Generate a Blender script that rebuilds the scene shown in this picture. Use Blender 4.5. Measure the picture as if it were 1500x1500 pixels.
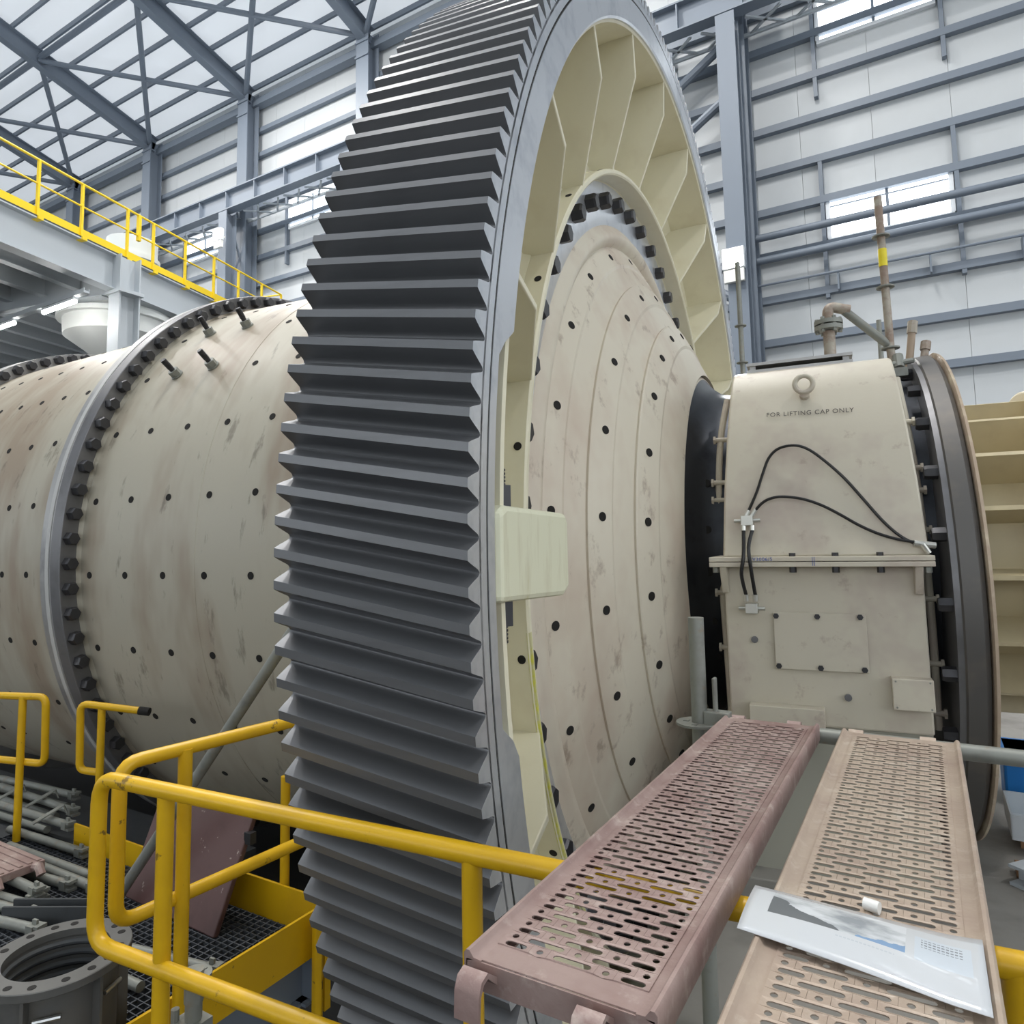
import bpy, bmesh, math, random
from math import sin, cos, pi, radians
from mathutils import Vector, Matrix
random.seed(7)
for o in list(bpy.data.objects): bpy.data.objects.remove(o)
SC = bpy.context.scene
COL = SC.collection
H = 5.5                       # camera height above the ground floor; the mill axis is level with it

# ------------------------------------------------------------------ camera
cam = bpy.data.cameras.new('camera'); co = bpy.data.objects.new('camera', cam); COL.objects.link(co)
yaw, pit, rol = radians(30.515), radians(5.427), radians(-1.095)
fw = Vector((-sin(yaw)*cos(pit), cos(yaw)*cos(pit), sin(pit)))
rt = Vector((cos(yaw), sin(yaw), 0)); up = rt.cross(fw)
r2 = cos(rol)*rt + sin(rol)*up; u2 = -sin(rol)*rt + cos(rol)*up
m = Matrix((r2, u2, -fw)).transposed().to_4x4(); m.translation = (0, 0, H)
co.matrix_world = m
cam.sensor_width = 36; cam.sensor_fit = 'HORIZONTAL'; cam.lens = 1018.6/1500*36
cam.shift_y = (698.1-750)/1500; cam.clip_start = 0.05; cam.clip_end = 300
SC.camera = co
# ------------------------------------------------------------------ world, lights, exposure
w = bpy.data.worlds.new('sky'); SC.world = w; w.use_nodes = True
bgn = w.node_tree.nodes['Background']; bgn.inputs[0].default_value = (0.93, 0.965, 1.0, 1); bgn.inputs[1].default_value = 1.5
SC.view_settings.view_transform = 'Standard'; SC.view_settings.look = 'None'
SC.view_settings.exposure = 0.45; SC.view_settings.gamma = 1.0; SC.view_settings.use_curve_mapping = False
LAMP_W = 640
LAMPS = [(-34, 10), (-30, 9), (-22, 14), (-16, 13.5), (-9, 13), (-3, 8.5), (10, 3), (-3, 4), (-12, 4), (-22, 3), (-34, 3), (-42, 8)]
for i, (lx, ly) in enumerate(LAMPS):
    L = bpy.data.lights.new('high_bay_light', 'AREA'); L.shape = 'DISK'; L.size = 1.0; L.energy = LAMP_W; L.color = (1.0, 0.97, 0.93)
    lo = bpy.data.objects.new('high_bay_light', L); COL.objects.link(lo); lo.location = (lx, ly, H+20.2)

# ------------------------------------------------------------------ materials
def mat(name, col, rough=0.5, metal=0.0, dirt=None, dscale=1.5, damt=0.5, dlo=0.5, dhi=0.7, bump=0.0, bscale=60, coat=0.0,
        dirt2=None, d2scale=6, d2lo=0.6, d2hi=0.72, d2amt=0.6, stretch=(1, 1, 1), spec=0.5):
    M = bpy.data.materials.new(name); M.use_nodes = True
    nt = M.node_tree; N = nt.nodes; K = nt.links; b = N['Principled BSDF']
    b.inputs['Roughness'].default_value = rough; b.inputs['Metallic'].default_value = metal
    b.inputs['Coat Weight'].default_value = coat; b.inputs['Specular IOR Level'].default_value = spec
    c4 = (*col, 1)
    b.inputs['Base Color'].default_value = c4
    tc = N.new('ShaderNodeTexCoord'); mp = N.new('ShaderNodeMapping'); mp.inputs['Scale'].default_value = stretch
    K.new(tc.outputs['Object'], mp.inputs['Vector'])
    last = None
    def layer(prev, dc, sc, lo, hi, amt, det):
        n = N.new('ShaderNodeTexNoise'); n.inputs['Scale'].default_value = sc; n.inputs['Detail'].default_value = det; n.inputs['Roughness'].default_value = 0.65
        K.new(mp.outputs[0], n.inputs['Vector'])
        r = N.new('ShaderNodeMapRange'); r.inputs[1].default_value = lo; r.inputs[2].default_value = hi; r.inputs[3].default_value = 0; r.inputs[4].default_value = amt
        K.new(n.outputs[0], r.inputs[0])
        x = N.new('ShaderNodeMix'); x.data_type = 'RGBA'
        K.new(r.outputs[0], x.inputs[0])
        if prev: K.new(prev, x.inputs[6])
        else: x.inputs[6].default_value = c4
        x.inputs[7].default_value = (*dc, 1)
        return x.outputs[2]
    if dirt: last = layer(last, dirt, dscale, dlo, dhi, damt, 4)
    if dirt2: last = layer(last, dirt2, d2scale, d2lo, d2hi, d2amt, 6)
    if last: K.new(last, b.inputs['Base Color'])
    if bump:
        n = N.new('ShaderNodeTexNoise'); n.inputs['Scale'].default_value = bscale; n.inputs['Detail'].default_value = 3
        K.new(mp.outputs[0], n.inputs['Vector'])
        bm = N.new('ShaderNodeBump'); bm.inputs['Strength'].default_value = bump; bm.inputs['Distance'].default_value = 0.01
        K.new(n.outputs[0], bm.inputs['Height']); K.new(bm.outputs[0], b.inputs['Normal'])
    return M
def emit(name, col, s):
    M = bpy.data.materials.new(name); M.use_nodes = True; b = M.node_tree.nodes['Principled BSDF']
    b.inputs['Base Color'].default_value = (*col, 1); b.inputs['Emission Color'].default_value = (*col, 1); b.inputs['Emission Strength'].default_value = s
    return M
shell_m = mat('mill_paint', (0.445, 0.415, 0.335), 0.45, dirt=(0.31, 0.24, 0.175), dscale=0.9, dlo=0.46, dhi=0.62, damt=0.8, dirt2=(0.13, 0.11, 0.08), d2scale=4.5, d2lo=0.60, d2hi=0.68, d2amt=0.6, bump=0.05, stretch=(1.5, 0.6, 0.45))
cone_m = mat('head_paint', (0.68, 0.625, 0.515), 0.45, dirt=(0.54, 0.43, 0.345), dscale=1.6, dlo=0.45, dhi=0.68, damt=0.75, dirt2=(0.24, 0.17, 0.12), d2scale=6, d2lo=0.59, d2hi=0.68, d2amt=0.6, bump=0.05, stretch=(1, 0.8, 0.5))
cream_m = mat('gear_cream_paint', (0.78, 0.74, 0.57), 0.38, dirt=(0.68, 0.625, 0.46), dscale=2, damt=0.6, bump=0.04)
block_m = mat('joint_cream_paint', (0.74, 0.74, 0.56), 0.5, dirt=(0.58, 0.55, 0.38), dscale=5, dlo=0.5, dhi=0.75, damt=0.8, dirt2=(0.55, 0.52, 0.05), d2scale=7, d2lo=0.66, d2hi=0.70, d2amt=0.5, stretch=(1, 3, 0.5))
house_m = mat('bearing_paint', (0.60, 0.555, 0.455), 0.40, dirt=(0.47, 0.39, 0.34), dscale=1.8, dlo=0.48, dhi=0.66, damt=0.75, dirt2=(0.36, 0.28, 0.23), d2scale=7, d2lo=0.60, d2hi=0.68, d2amt=0.45, bump=0.03)
tooth_m = mat('gear_tooth_steel', (0.185, 0.19, 0.20), 0.42, 0.6, dirt=(0.12, 0.122, 0.13), dscale=3, damt=0.6, stretch=(0.25, 2, 2))
rim_m = mat('machined_rim_steel', (0.80, 0.82, 0.86), 0.36, 0.85, dirt=(0.55, 0.58, 0.64), dscale=4, damt=0.7, stretch=(1, 1, 1), bump=0.04, bscale=30)
flange_m = mat('flange_dark_steel', (0.20, 0.20, 0.21), 0.45, 0.6, dirt=(0.10, 0.10, 0.10), dscale=3, damt=0.5)
flange_l = mat('flange_rim_steel', (0.42, 0.42, 0.42), 0.45, 0.6, dirt=(0.24, 0.24, 0.25), dscale=2.5, damt=0.8)
bolt_m = mat('bolt_black_steel', (0.055, 0.055, 0.06), 0.38, 0.5)
hole_m = mat('hole_black', (0.012, 0.011, 0.01), 0.9)
journal_m = mat('journal_dark_steel', (0.045, 0.05, 0.06), 0.4, 0.7, dirt=(0.02, 0.022, 0.028), dscale=5, damt=0.6)
disc_m = mat('disc_worn_steel', (0.13, 0.125, 0.12), 0.5, 0.5, dirt=(0.20, 0.175, 0.15), dscale=2.5, damt=0.7)
tan_m = mat('chute_tan_paint', (0.60, 0.52, 0.33), 0.45, dirt=(0.50, 0.42, 0.27), dscale=3, damt=0.6)
rust_m = mat('ring_rusty_tan', (0.40, 0.31, 0.23), 0.55, 0.1, dirt=(0.62, 0.55, 0.40), dscale=4, damt=0.8)
yellow_m = mat('rail_yellow_paint', (0.68, 0.405, 0.006), 0.36, dirt=(0.56, 0.32, 0.006), dscale=4, damt=0.5, dirt2=(0.12, 0.07, 0.02), d2scale=13, d2lo=0.655, d2hi=0.69, d2amt=0.8)
yellow2_m = mat('catwalk_yellow_paint', (0.92, 0.66, 0.02), 0.45)
plank_m = mat('plank_rusty_red', (0.36, 0.265, 0.24), 0.52, 0.15, dirt=(0.22, 0.13, 0.12), dscale=3, dlo=0.42, dhi=0.66, damt=0.8, dirt2=(0.56, 0.47, 0.42), d2scale=11, d2lo=0.55, d2hi=0.72, d2amt=0.7, bump=0.12)
plank2_m = mat('plank_dusty_tan', (0.47, 0.38, 0.30), 0.52, 0.15, dirt=(0.36, 0.27, 0.22), dscale=3, dlo=0.42, dhi=0.66, damt=0.8, dirt2=(0.60, 0.53, 0.45), d2scale=11, d2lo=0.55, d2hi=0.72, d2amt=0.7, bump=0.12)
maroon_m = mat('panel_maroon', (0.115, 0.06, 0.057), 0.5, dirt=(0.08, 0.042, 0.042), dscale=4, damt=0.7, dirt2=(0.40, 0.33, 0.30), d2scale=18, d2lo=0.655, d2hi=0.68, d2amt=0.8)
galv_m = mat('galvanised_tube', (0.265, 0.275, 0.25), 0.5, 0.3, dirt=(0.18, 0.18, 0.165), dscale=6, damt=0.7, dirt2=(0.28, 0.22, 0.16), d2scale=14, d2lo=0.58, d2hi=0.7, d2amt=0.6)
stdpole_m = mat('scaffold_pole_rusty', (0.42, 0.38, 0.32), 0.55, 0.3, dirt=(0.26, 0.18, 0.14), dscale=9, dlo=0.4, dhi=0.6, damt=0.8)
steel_m = mat('structural_grey_blue_paint', (0.185, 0.22, 0.27), 0.45)
platform_m = mat('platform_pale_grey_paint', (0.47, 0.51, 0.545), 0.5)
panelw_m = mat('wall_panel_white', (0.55, 0.58, 0.60), 0.55, dirt=(0.50, 0.53, 0.55), dscale=0.35, damt=0.7)
vessel_m = mat('vessel_white_paint', (0.72, 0.75, 0.74), 0.4)
winframe_m = mat('window_frame_white', (0.80, 0.83, 0.86), 0.4)
pane_m = emit('window_daylight', (0.92, 0.97, 1.0), 3.2)
fill_glow_m = emit('fill_window_glow', (0.94, 0.975, 1.0), 1.75)  # glow for the added fill windows, all out of view
floodglow_m = emit('floodlight_lens', (1.0, 0.97, 0.92), 60)
tubeglow_m = emit('fluorescent_tube', (1.0, 0.97, 0.92), 45)
lampglow_m = emit('high_bay_lens', (1.0, 0.97, 0.93), 12)
conc_m = mat('concrete', (0.25, 0.24, 0.22), 0.8, dirt=(0.16, 0.15, 0.14), dscale=1.5, damt=0.8, bump=0.2, bscale=20)
floor_m = mat('ground_floor_dark_concrete', (0.035, 0.034, 0.033), 0.75, dirt=(0.022, 0.022, 0.021), dscale=0.8, damt=0.8)
darkplate_m = mat('dark_deck_plate', (0.05, 0.055, 0.06), 0.6, dirt=(0.03, 0.03, 0.03), dscale=4)
grate_m = mat('grating_steel', (0.085, 0.093, 0.105), 0.55, 0.4)
spool_m = mat('spool_grey_cast', (0.125, 0.125, 0.12), 0.5, 0.3, dirt=(0.10, 0.10, 0.095), dscale=6, damt=0.7)
hose_m = mat('hose_black_rubber', (0.012, 0.012, 0.013), 0.35)
fit_m = mat('fitting_zinc', (0.62, 0.62, 0.58), 0.35, 0.8)
ink_m = mat('stencil_black', (0.07, 0.06, 0.055), 0.7)
blueink_m = mat('marker_blue', (0.06, 0.10, 0.35), 0.6)
zinc_m = mat('bolt_zinc', (0.65, 0.66, 0.66), 0.3, 0.9)
blue_m = mat('blue_plastic', (0.01, 0.16, 0.48), 0.4)
wood_m = mat('wood_brown', (0.30, 0.17, 0.09), 0.6)
white_m = mat('white_plastic', (0.80, 0.80, 0.77), 0.4)
tape_m = mat('yellow_tape', (0.85, 0.70, 0.03), 0.4)
primer_m = mat('yellow_primer_line', (0.62, 0.60, 0.07), 0.5, dirt=(0.60, 0.57, 0.36), dscale=12, dlo=0.4, dhi=0.6, damt=0.9)
sheet_m = bpy.data.materials.new('roof_sheet_translucent'); sheet_m.use_nodes = True
_nt = sheet_m.node_tree; _b = _nt.nodes['Principled BSDF']; _b.inputs['Base Color'].default_value = (0.74, 0.77, 0.80, 1); _b.inputs['Roughness'].default_value = 0.35
_t = _nt.nodes.new('ShaderNodeBsdfTranslucent'); _t.inputs[0].default_value = (0.86, 0.89, 0.92, 1)
_x = _nt.nodes.new('ShaderNodeMixShader'); _x.inputs[0].default_value = 0.30
_nt.links.new(_b.outputs[0], _x.inputs[1]); _nt.links.new(_t.outputs[0], _x.inputs[2]); _nt.links.new(_x.outputs[0], _nt.nodes['Material Output'].inputs[0])

# ------------------------------------------------------------------ mesh helpers
class MB:
    def __init__(s): s.v = []; s.f = []
    def add(s, v, f):
        n = len(s.v); s.v += [tuple(p) for p in v]; s.f += [tuple(i+n for i in q) for q in f]; return s
    def box(s, x0, x1, y0, y1, z0, z1):
        return s.add([(x0, y0, z0), (x1, y0, z0), (x1, y1, z0), (x0, y1, z0), (x0, y0, z1), (x1, y0, z1), (x1, y1, z1), (x0, y1, z1)],
                     [(0, 3, 2, 1), (4, 5, 6, 7), (0, 1, 5, 4), (1, 2, 6, 5), (2, 3, 7, 6), (3, 0, 4, 7)])
    def obox(s, a, b, w, h, upv=(0, 0, 1)):
        """box along a->b, width w (side), height h (up)"""
        a = Vector(a); b = Vector(b); d = (b-a).normalized(); u = Vector(upv); r = d.cross(u)
        if r.length < 1e-4: r = d.cross(Vector((0, 1, 0)))
        r.normalize(); u = r.cross(d)
        v = []
        for p in (a, b):
            for sr, su in ((-1, -1), (1, -1), (1, 1), (-1, 1)): v.append(p+r*sr*w/2+u*su*h/2)
        return s.add(v, [(0, 1, 2, 3), (7, 6, 5, 4), (0, 4, 5, 1), (1, 5, 6, 2), (2, 6, 7, 3), (3, 7, 4, 0)])
    def ibeam(s, a, b, w, h, t=0.02, upv=(0, 0, 1), tf=None):
        tf = tf or t*1.5
        a = Vector(a); b = Vector(b); d = (b-a).normalized(); u = Vector(upv); r = d.cross(u).normalized(); u = r.cross(d)
        pr = [(-w/2, -h/2), (w/2, -h/2), (w/2, -h/2+tf), (t/2, -h/2+tf), (t/2, h/2-tf), (w/2, h/2-tf), (w/2, h/2), (-w/2, h/2), (-w/2, h/2-tf), (-t/2, h/2-tf), (-t/2, -h/2+tf), (-w/2, -h/2+tf)]
        n = len(pr); v = [p+r*x+u*y for p in (a, b) for x, y in pr]
        f = [(i, (i+1) % n, n+(i+1) % n, n+i) for i in range(n)]
        for o in (0, n): f += [tuple(o+i for i in q) for q in ((0, 1, 2, 11), (2, 3, 10, 11), (3, 4, 9, 10), (4, 5, 8, 9), (5, 6, 7, 8))]
        return s.add(v, f)
    def tube(s, pts, r, seg=12, caps=True):
        pts = [Vector(p) for p in pts]; n = len(pts)
        T = [(pts[min(i+1, n-1)]-pts[max(i-1, 0)]).normalized() for i in range(n)]
        u = T[0].cross(Vector((0, 0, 1)))
        if u.length < 1e-3: u = T[0].cross(Vector((0, 1, 0)))
        u.normalize(); v = []
        for i, p in enumerate(pts):
            u = (u-T[i]*u.dot(T[i])).normalized(); q = T[i].cross(u)
            rr = r[i] if isinstance(r, (list, tuple)) else r
            for k in range(seg): a = 2*pi*k/seg; v.append(p+u*cos(a)*rr+q*sin(a)*rr)
        f = [(i*seg+k, i*seg+(k+1) % seg, (i+1)*seg+(k+1) % seg, (i+1)*seg+k) for i in range(n-1) for k in range(seg)]
        if caps: f += [tuple(range(seg))[::-1], tuple((n-1)*seg+k for k in range(seg))]
        return s.add(v, f)
    def rev(s, prof, seg=96, a0=0, a1=360, closed=True, cy=0, cz=0):
        """revolve (x,R) about the X axis; angle 0 points to -Y, 90 up"""
        full = abs(a1-a0-360) < 1e-6; n = len(prof); m_ = seg if full else seg+1; v = []
        for k in range(m_):
            a = radians(a0+(a1-a0)*k/seg)
            for x, R in prof: v.append((x, cy-R*cos(a), cz+R*sin(a)))
        f = []
        for k in range(seg):
            k2 = (k+1) % m_
            for i in range(n if closed else n-1):
                j = (i+1) % n; f.append((k*n+i, k*n+j, k2*n+j, k2*n+i))
        if not full and closed: f += [tuple(range(n)), tuple((m_-1)*n+i for i in range(n))]
        return s.add(v, f)
    def zrev(s, prof, seg=48, cx=0, cy=0, closed=True):
        n = len(prof); v = []; f = []
        for k in range(seg):
            a = 2*pi*k/seg
            for R, z in prof: v.append((cx+R*cos(a), cy+R*sin(a), z))
        for k in range(seg):
            for i in range(n if closed else n-1):
                j = (i+1) % n; k2 = (k+1) % seg; f.append((k*n+i, k*n+j, k2*n+j, k2*n+i))
        return s.add(v, f)
    def prism(s, poly, lo, hi, ax='x'):
        n = len(poly)
        def P(t, a, b): return (t, a, b) if ax == 'x' else ((a, t, b) if ax == 'y' else (a, b, t))
        v = [P(lo, *p) for p in poly]+[P(hi, *p) for p in poly]
        return s.add(v, [(i, (i+1) % n, n+(i+1) % n, n+i) for i in range(n)]+[tuple(range(n))[::-1], tuple(range(n, 2*n))])
    def build(s, name, m_, parent=None, sharp=35, bevel=0, fixn=True):
        me = bpy.data.meshes.new(name); me.from_pydata(s.v, [], s.f)
        if fixn:
            b = bmesh.new(); b.from_mesh(me); bmesh.ops.recalc_face_normals(b, faces=b.faces); b.to_mesh(me); b.free()
        if sharp:
            me.shade_smooth(); me.set_sharp_from_angle(angle=radians(sharp))
        for q in (m_ if isinstance(m_, list) else [m_]): me.materials.append(q)
        o = bpy.data.objects.new(name, me); COL.objects.link(o)
        if parent: o.parent = parent
        if bevel:
            bv = o.modifiers.new('bevel', 'BEVEL'); bv.width = bevel; bv.segments = 2; bv.limit_method = 'ANGLE'; bv.angle_limit = radians(40); bv.harden_normals = False
        return o
def tag(o, label=None, cat=None, group=None, kind=None):
    if label: o['label'] = label
    if cat: o['category'] = cat
    if group: o['group'] = group
    if kind: o['kind'] = kind
    return o
def thing(name, label, cat, M_=None, loc=None, group=None):
    o = bpy.data.objects.new(name, None); COL.objects.link(o); o.empty_display_size = 0.2
    if M_ is not None: o.matrix_world = M_
    elif loc is not None: o.location = loc
    return tag(o, label, cat, group)
def inst(src, M_, parent=None, name=None):
    o = src.copy(); COL.objects.link(o)
    if parent is not None: o.parent = parent
    o.matrix_basis = M_
    return o
def struct(o): o['kind'] = 'structure'; return o
def fillet(pts, r, n=5):
    pts = [Vector(p) for p in pts]; out = [pts[0]]
    for i in range(1, len(pts)-1):
        a, b, c = pts[i-1], pts[i], pts[i+1]; d1 = (a-b).normalized(); d2 = (c-b).normalized()
        ang = d1.angle(d2); t = min(r/math.tan(ang/2), (a-b).length*0.49, (c-b).length*0.49)
        p1 = b+d1*t; p2 = b+d2*t
        for k in range(n+1):
            s_ = k/n; out.append(p1.lerp(b, s_).lerp(b.lerp(p2, s_), s_))
    out.append(pts[-1]); return out
def hexhead(r, x0, x1, m_, name, parent, chamfer=True):
    b = MB(); v = []
    sec = [(x0, r), (x1-0.2*(x1-x0), r), (x1, r*0.86)]
    for x, R in sec:
        for k in range(6): v.append((x, R*cos(pi/3*k), R*sin(pi/3*k)))
    f = [(s_*6+k, s_*6+(k+1) % 6, s_*6+6+(k+1) % 6, s_*6+6+k) for s_ in range(2) for k in range(6)]+[tuple(range(12, 18)), tuple(range(6))[::-1]]
    return b.add(v, f).build(name, m_, parent, sharp=20)
def up_m(x, y, z): return Matrix.Translation((x, y, z+H))

# ------------------------------------------------------------------ the hall
YW = 19.6
FX = [YW*k for k in (0.51, 0.16, -0.19, -0.54, -0.89, -1.243, -1.602, -1.955, -2.31)]
XL, XR = -60.0, 18.0
fl = struct(MB().box(XL, XR, -22, YW+0.5, -0.3, 0).build('floor', floor_m, sharp=0))
wb = bpy.data.objects.new('wall_back', None); COL.objects.link(wb); wb.location = (0, YW, H); struct(wb)
pw = 1.75; px = XL; panel0 = None
while px < XR:
    if panel0 is None:
        panel0 = MB().box(0.004, pw-0.004, 0.15, 0.25, -H, 20.6).build('wall_panel', panelw_m, wb, sharp=0); o = panel0
    else: o = panel0.copy(); COL.objects.link(o)
    o.location = (px, 0, 0); px += pw
gz = [-0.095, -0.034, 0.026, 0.087, 0.148, 0.209, 0.269, 0.330, 0.393, 0.457, 0.516, 0.577, 0.638, 0.698, 0.758, 0.818, 0.878, 0.936]
for k in gz:
    z = k*YW
    MB().prism([(-0.05, z-0.10), (0.14, z-0.10), (0.14, z-0.07), (-0.02, z-0.07), (-0.02, z+0.07), (0.14, z+0.07), (0.14, z+0.10), (-0.05, z+0.10)], XL, XR).build('girt', steel_m, wb, sharp=0)
for zc in (8.10, 7.46):
    MB().tube([(-3.6, -0.42, zc), (XR, -0.42, zc)], 0.10, 12).build('wall_rail', steel_m, wb)
cd = MB().tube([(-3.6, -0.3, 6.82), (XR, -0.3, 6.82)], 0.035, 8)
for x in (-1.5, 0.55, 2.4): cd.box(x-0.02, x+0.02, -0.3, 0.1, 6.35, 6.85)
cd.build('conduit', steel_m, wb)
MB().box(XL, XR, -0.30, 0.05, 19.35, 19.65).build('eave_strut', steel_m, wb, sharp=0)
for nm, x0, x1, y0, y1 in (('wall_left', XL-0.3, XL, -22, YW+0.5), ('wall_right', XR, XR+0.3, -22, YW+0.5)):
    struct(MB().prism([(y0, 0), (y1, 0), (y1, H+20.3), (-1.2, H+25.4), (y0, H+20.3)], x0, x1).build(nm, panelw_m, sharp=0))
struct(MB().box(XL, XR, -22.3, -22, 0, H+20.2)  .build('wall_front', mat('wall_front_grey', (0.40, 0.42, 0.43), 0.6), sharp=0))
MB().box(XL, XR, 0.26, 0.32, -H, 20.6).build('wall_backing', panelw_m, wb, sharp=0)
# windows
WN = 0
def fill_window(M_, hw, h, n):  # unseen glowing window, added to the hall as fill light
    global WN
    WN += 1
    wi = bpy.data.objects.new('window_%d' % WN, None); COL.objects.link(wi); wi.matrix_world = M_; struct(wi)
    MB().box(-hw-0.1, hw+0.1, 0, 0.1, -0.1, 0).box(-hw-0.1, hw+0.1, 0, 0.1, h, h+0.1).box(-hw-0.1, -hw, 0, 0.1, 0, h).box(hw, hw+0.1, 0, 0.1, 0, h).build('window_frame', winframe_m, wi, sharp=0)
    for k in range(n):
        a = -hw+2*hw*k/n
        MB().box(a+0.03, a+2*hw/n-0.03, 0.02, 0.04, 0, h).build('pane', fill_glow_m, wi, sharp=0)
def window(x0, x1, z0, z1):
    global WN
    WN += 1
    wi = bpy.data.objects.new('window_%d' % WN, None); COL.objects.link(wi); wi.location = ((x0+x1)/2, YW, z0+H); struct(wi)
    hw = (x1-x0)/2; h = z1-z0
    MB().box(-hw-0.08, hw+0.08, 0.02, 0.16, -0.1, 0).box(-hw-0.08, hw+0.08, 0.02, 0.16, h, h+0.1).box(-hw-0.1, -hw, 0.02, 0.16, 0, h).box(hw, hw+0.1, 0.02, 0.16, 0, h).build('window_frame', winframe_m, wi, sharp=0)
    for sx in (-1, 1):
        a, b = (-hw, -0.03) if sx < 0 else (0.03, hw)
        MB().box(a, b, 0.10, 0.12, 0, h).build('pane', pane_m, wi, sharp=0)
    MB().box(-0.035, 0.035, 0.05, 0.14, 0, h).build('mullion', steel_m, wi, sharp=0)
    MB().box(-hw, hw, 0.06, 0.14, h*0.78, h*0.78+0.03).build('transom', steel_m, wi, sharp=0)
    for sx in (-1, 1):
        MB().box(sx*(hw+0.17)-0.05, sx*(hw+0.17)+0.05, -0.04, 0.14, -1.6, h+1.2).build('window_jamb_post', steel_m, wi, sharp=0)
for i in range(1, len(FX)-1):
    xc = (FX[i]+FX[i+1])/2
    window(xc-1.31, xc+1.31, 13.45, 14.54)
window((FX[1]+FX[2])/2-1.32, (FX[1]+FX[2])/2+1.36, 7.86, 8.96)
for k in range(6): fill_window(Matrix.Translation((-42+k*10.5, -21.9, H+2.0)) @ Matrix.Rotation(pi, 4, 'Z') @ Matrix.Translation((0, -0.15, 0)), 3.6, 7.5, 4)  # added behind the camera to fill the drum and bearing from the front
for k in range(3): fill_window(Matrix.Translation((XR-0.05, -14+k*12, H+1.0)) @ Matrix.Rotation(-pi/2, 4, 'Z') @ Matrix.Translation((0, -0.1, 0)), 4.0, 8.0, 4)  # added on the right wall, bright for the gear rim to reflect
# roof
SL = 0.246
ce = bpy.data.objects.new('ceiling', None); COL.objects.link(ce); ce.location = (0, YW, H+20.35); struct(ce)
rp0 = None; px = XL; RY = 20.8
while px < XR:
    if rp0 is None:
        b_ = MB().add([(0, 0.3, -0.3*SL), (3.5, 0.3, -0.3*SL), (3.5, -RY, RY*SL), (0, -RY, RY*SL)], [(0, 1, 2, 3)])
        rp0 = b_.build('roof_panel', sheet_m, ce, sharp=0); o = rp0
        rp1 = MB().add([(0, -RY, RY*SL), (3.5, -RY, RY*SL), (3.5, -2*RY, 0), (0, -2*RY, 0)], [(0, 1, 2, 3)]).build('roof_panel', sheet_m, ce, sharp=0); o1 = rp1
    else:
        o = rp0.copy(); COL.objects.link(o); o1 = rp1.copy(); COL.objects.link(o1)
    o.location = (px, 0, 0); o1.location = (px, 0, 0); px += 3.5
k = 0
while k*1.08 < RY:
    y = -0.2-k*1.08; z = -y*SL-0.14
    MB().box(XL, XR, y-0.04, y+0.04, z-0.11, z+0.11).build('purlin', steel_m, ce, sharp=0); k += 1
# frames: column + rafter + crane leg
FL = {2: 'grey-blue portal frame with tall column and floodlight behind the bearing housing', 3: 'grey-blue portal frame almost hidden behind the top of the girth gear',
      4: 'grey-blue portal frame whose column rises right behind the gear teeth', 5: 'grey-blue portal frame with laced crane leg carrying a floodlight',
      6: 'grey-blue portal frame next to the floodlit crane leg frame, towards the catwalk', 7: 'grey-blue portal frame whose column stands behind the catwalk handrail', 8: 'farthest grey-blue portal frame, beyond the catwalk'}
for i, x in enumerate(FX):
    if i not in FL: continue
    f_ = thing('portal_frame', FL[i], 'steel frame', loc=(x, YW-0.45, 0), group='portal frames of the hall')
    MB().ibeam((0, 0, 0), (0, 0, H+19.9), 0.62, 0.62, 0.03, (0, 1, 0), 0.04).build('column', steel_m, f_, sharp=0)
    MB().ibeam((0, 0.1, H+19.75), (0, -20.9, H+19.75+21*SL), 0.36, 0.75, 0.03, (0, 0, 1), 0.04).build('rafter', steel_m, f_, sharp=0)
    MB().ibeam((0, -0.95, 0), (0, -0.95, H+14.0), 0.5, 0.5, 0.03, (0, 1, 0), 0.04).build('crane_leg', steel_m, f_, sharp=0)
    lc = MB(); zz = 1.0; s_ = 1
    while zz < H+13:
        lc.obox((0.0, -0.32 if s_ > 0 else -0.72, zz), (0.0, -0.72 if s_ > 0 else -0.32, zz+1.2), 0.06, 0.06); zz += 1.2; s_ = -s_
    lc.build('lacing', steel_m, f_, sharp=0)
    MB().box(-0.33, 0.33, -0.36, -0.3, H+18.7, H+18.76).box(-0.33, 0.33, -0.36, -0.3, H+19.3, H+19.36).build('stiffener', steel_m, f_, sharp=0)
# crane girder
cg = thing('crane_girder', 'long grey-blue crane runway girder spanning the crane legs of the frames', 'girder', loc=((FX[0]+FX[-1])/2, 18.2, H+14.5))
hx = (FX[0]-FX[-1])/2
MB().ibeam((-hx, 0, 0), (hx, 0, 0), 0.4, 0.85, 0.03, (0, 0, 1), 0.05).build('beam', steel_m, cg, sharp=0)
st = MB().box(-0.02, 0.02, -0.18, -0.01, -0.38, 0.38).build('web_stiffener', steel_m, cg, sharp=0); x = -hx; st.location = (x, 0, 0)
while x < hx-1.75: x += 1.75; inst(st, Matrix.Translation((x, 0, 0)), cg)
tr = MB(); x = -hx; s_ = 1
while x < hx-1.2:
    tr.obox((x, 0.25, -0.45), (x+0.9, 1.0, -0.45) if s_ > 0 else (x+0.9, 0.25, -0.45), 0.07, 0.05)
    tr.obox((x, 1.0, -0.45), (x+0.9, 0.25, -0.45), 0.07, 0.05); x += 1.2
tr.box(-hx, hx, 0.98, 1.05, -0.5, -0.4)
tr.build('surge_lattice', platform_m, cg, sharp=0)
MB().box(-hx, hx, -0.04, 0.04, 0.425, 0.56).build('crane_rail', steel_m, cg, sharp=0)
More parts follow.
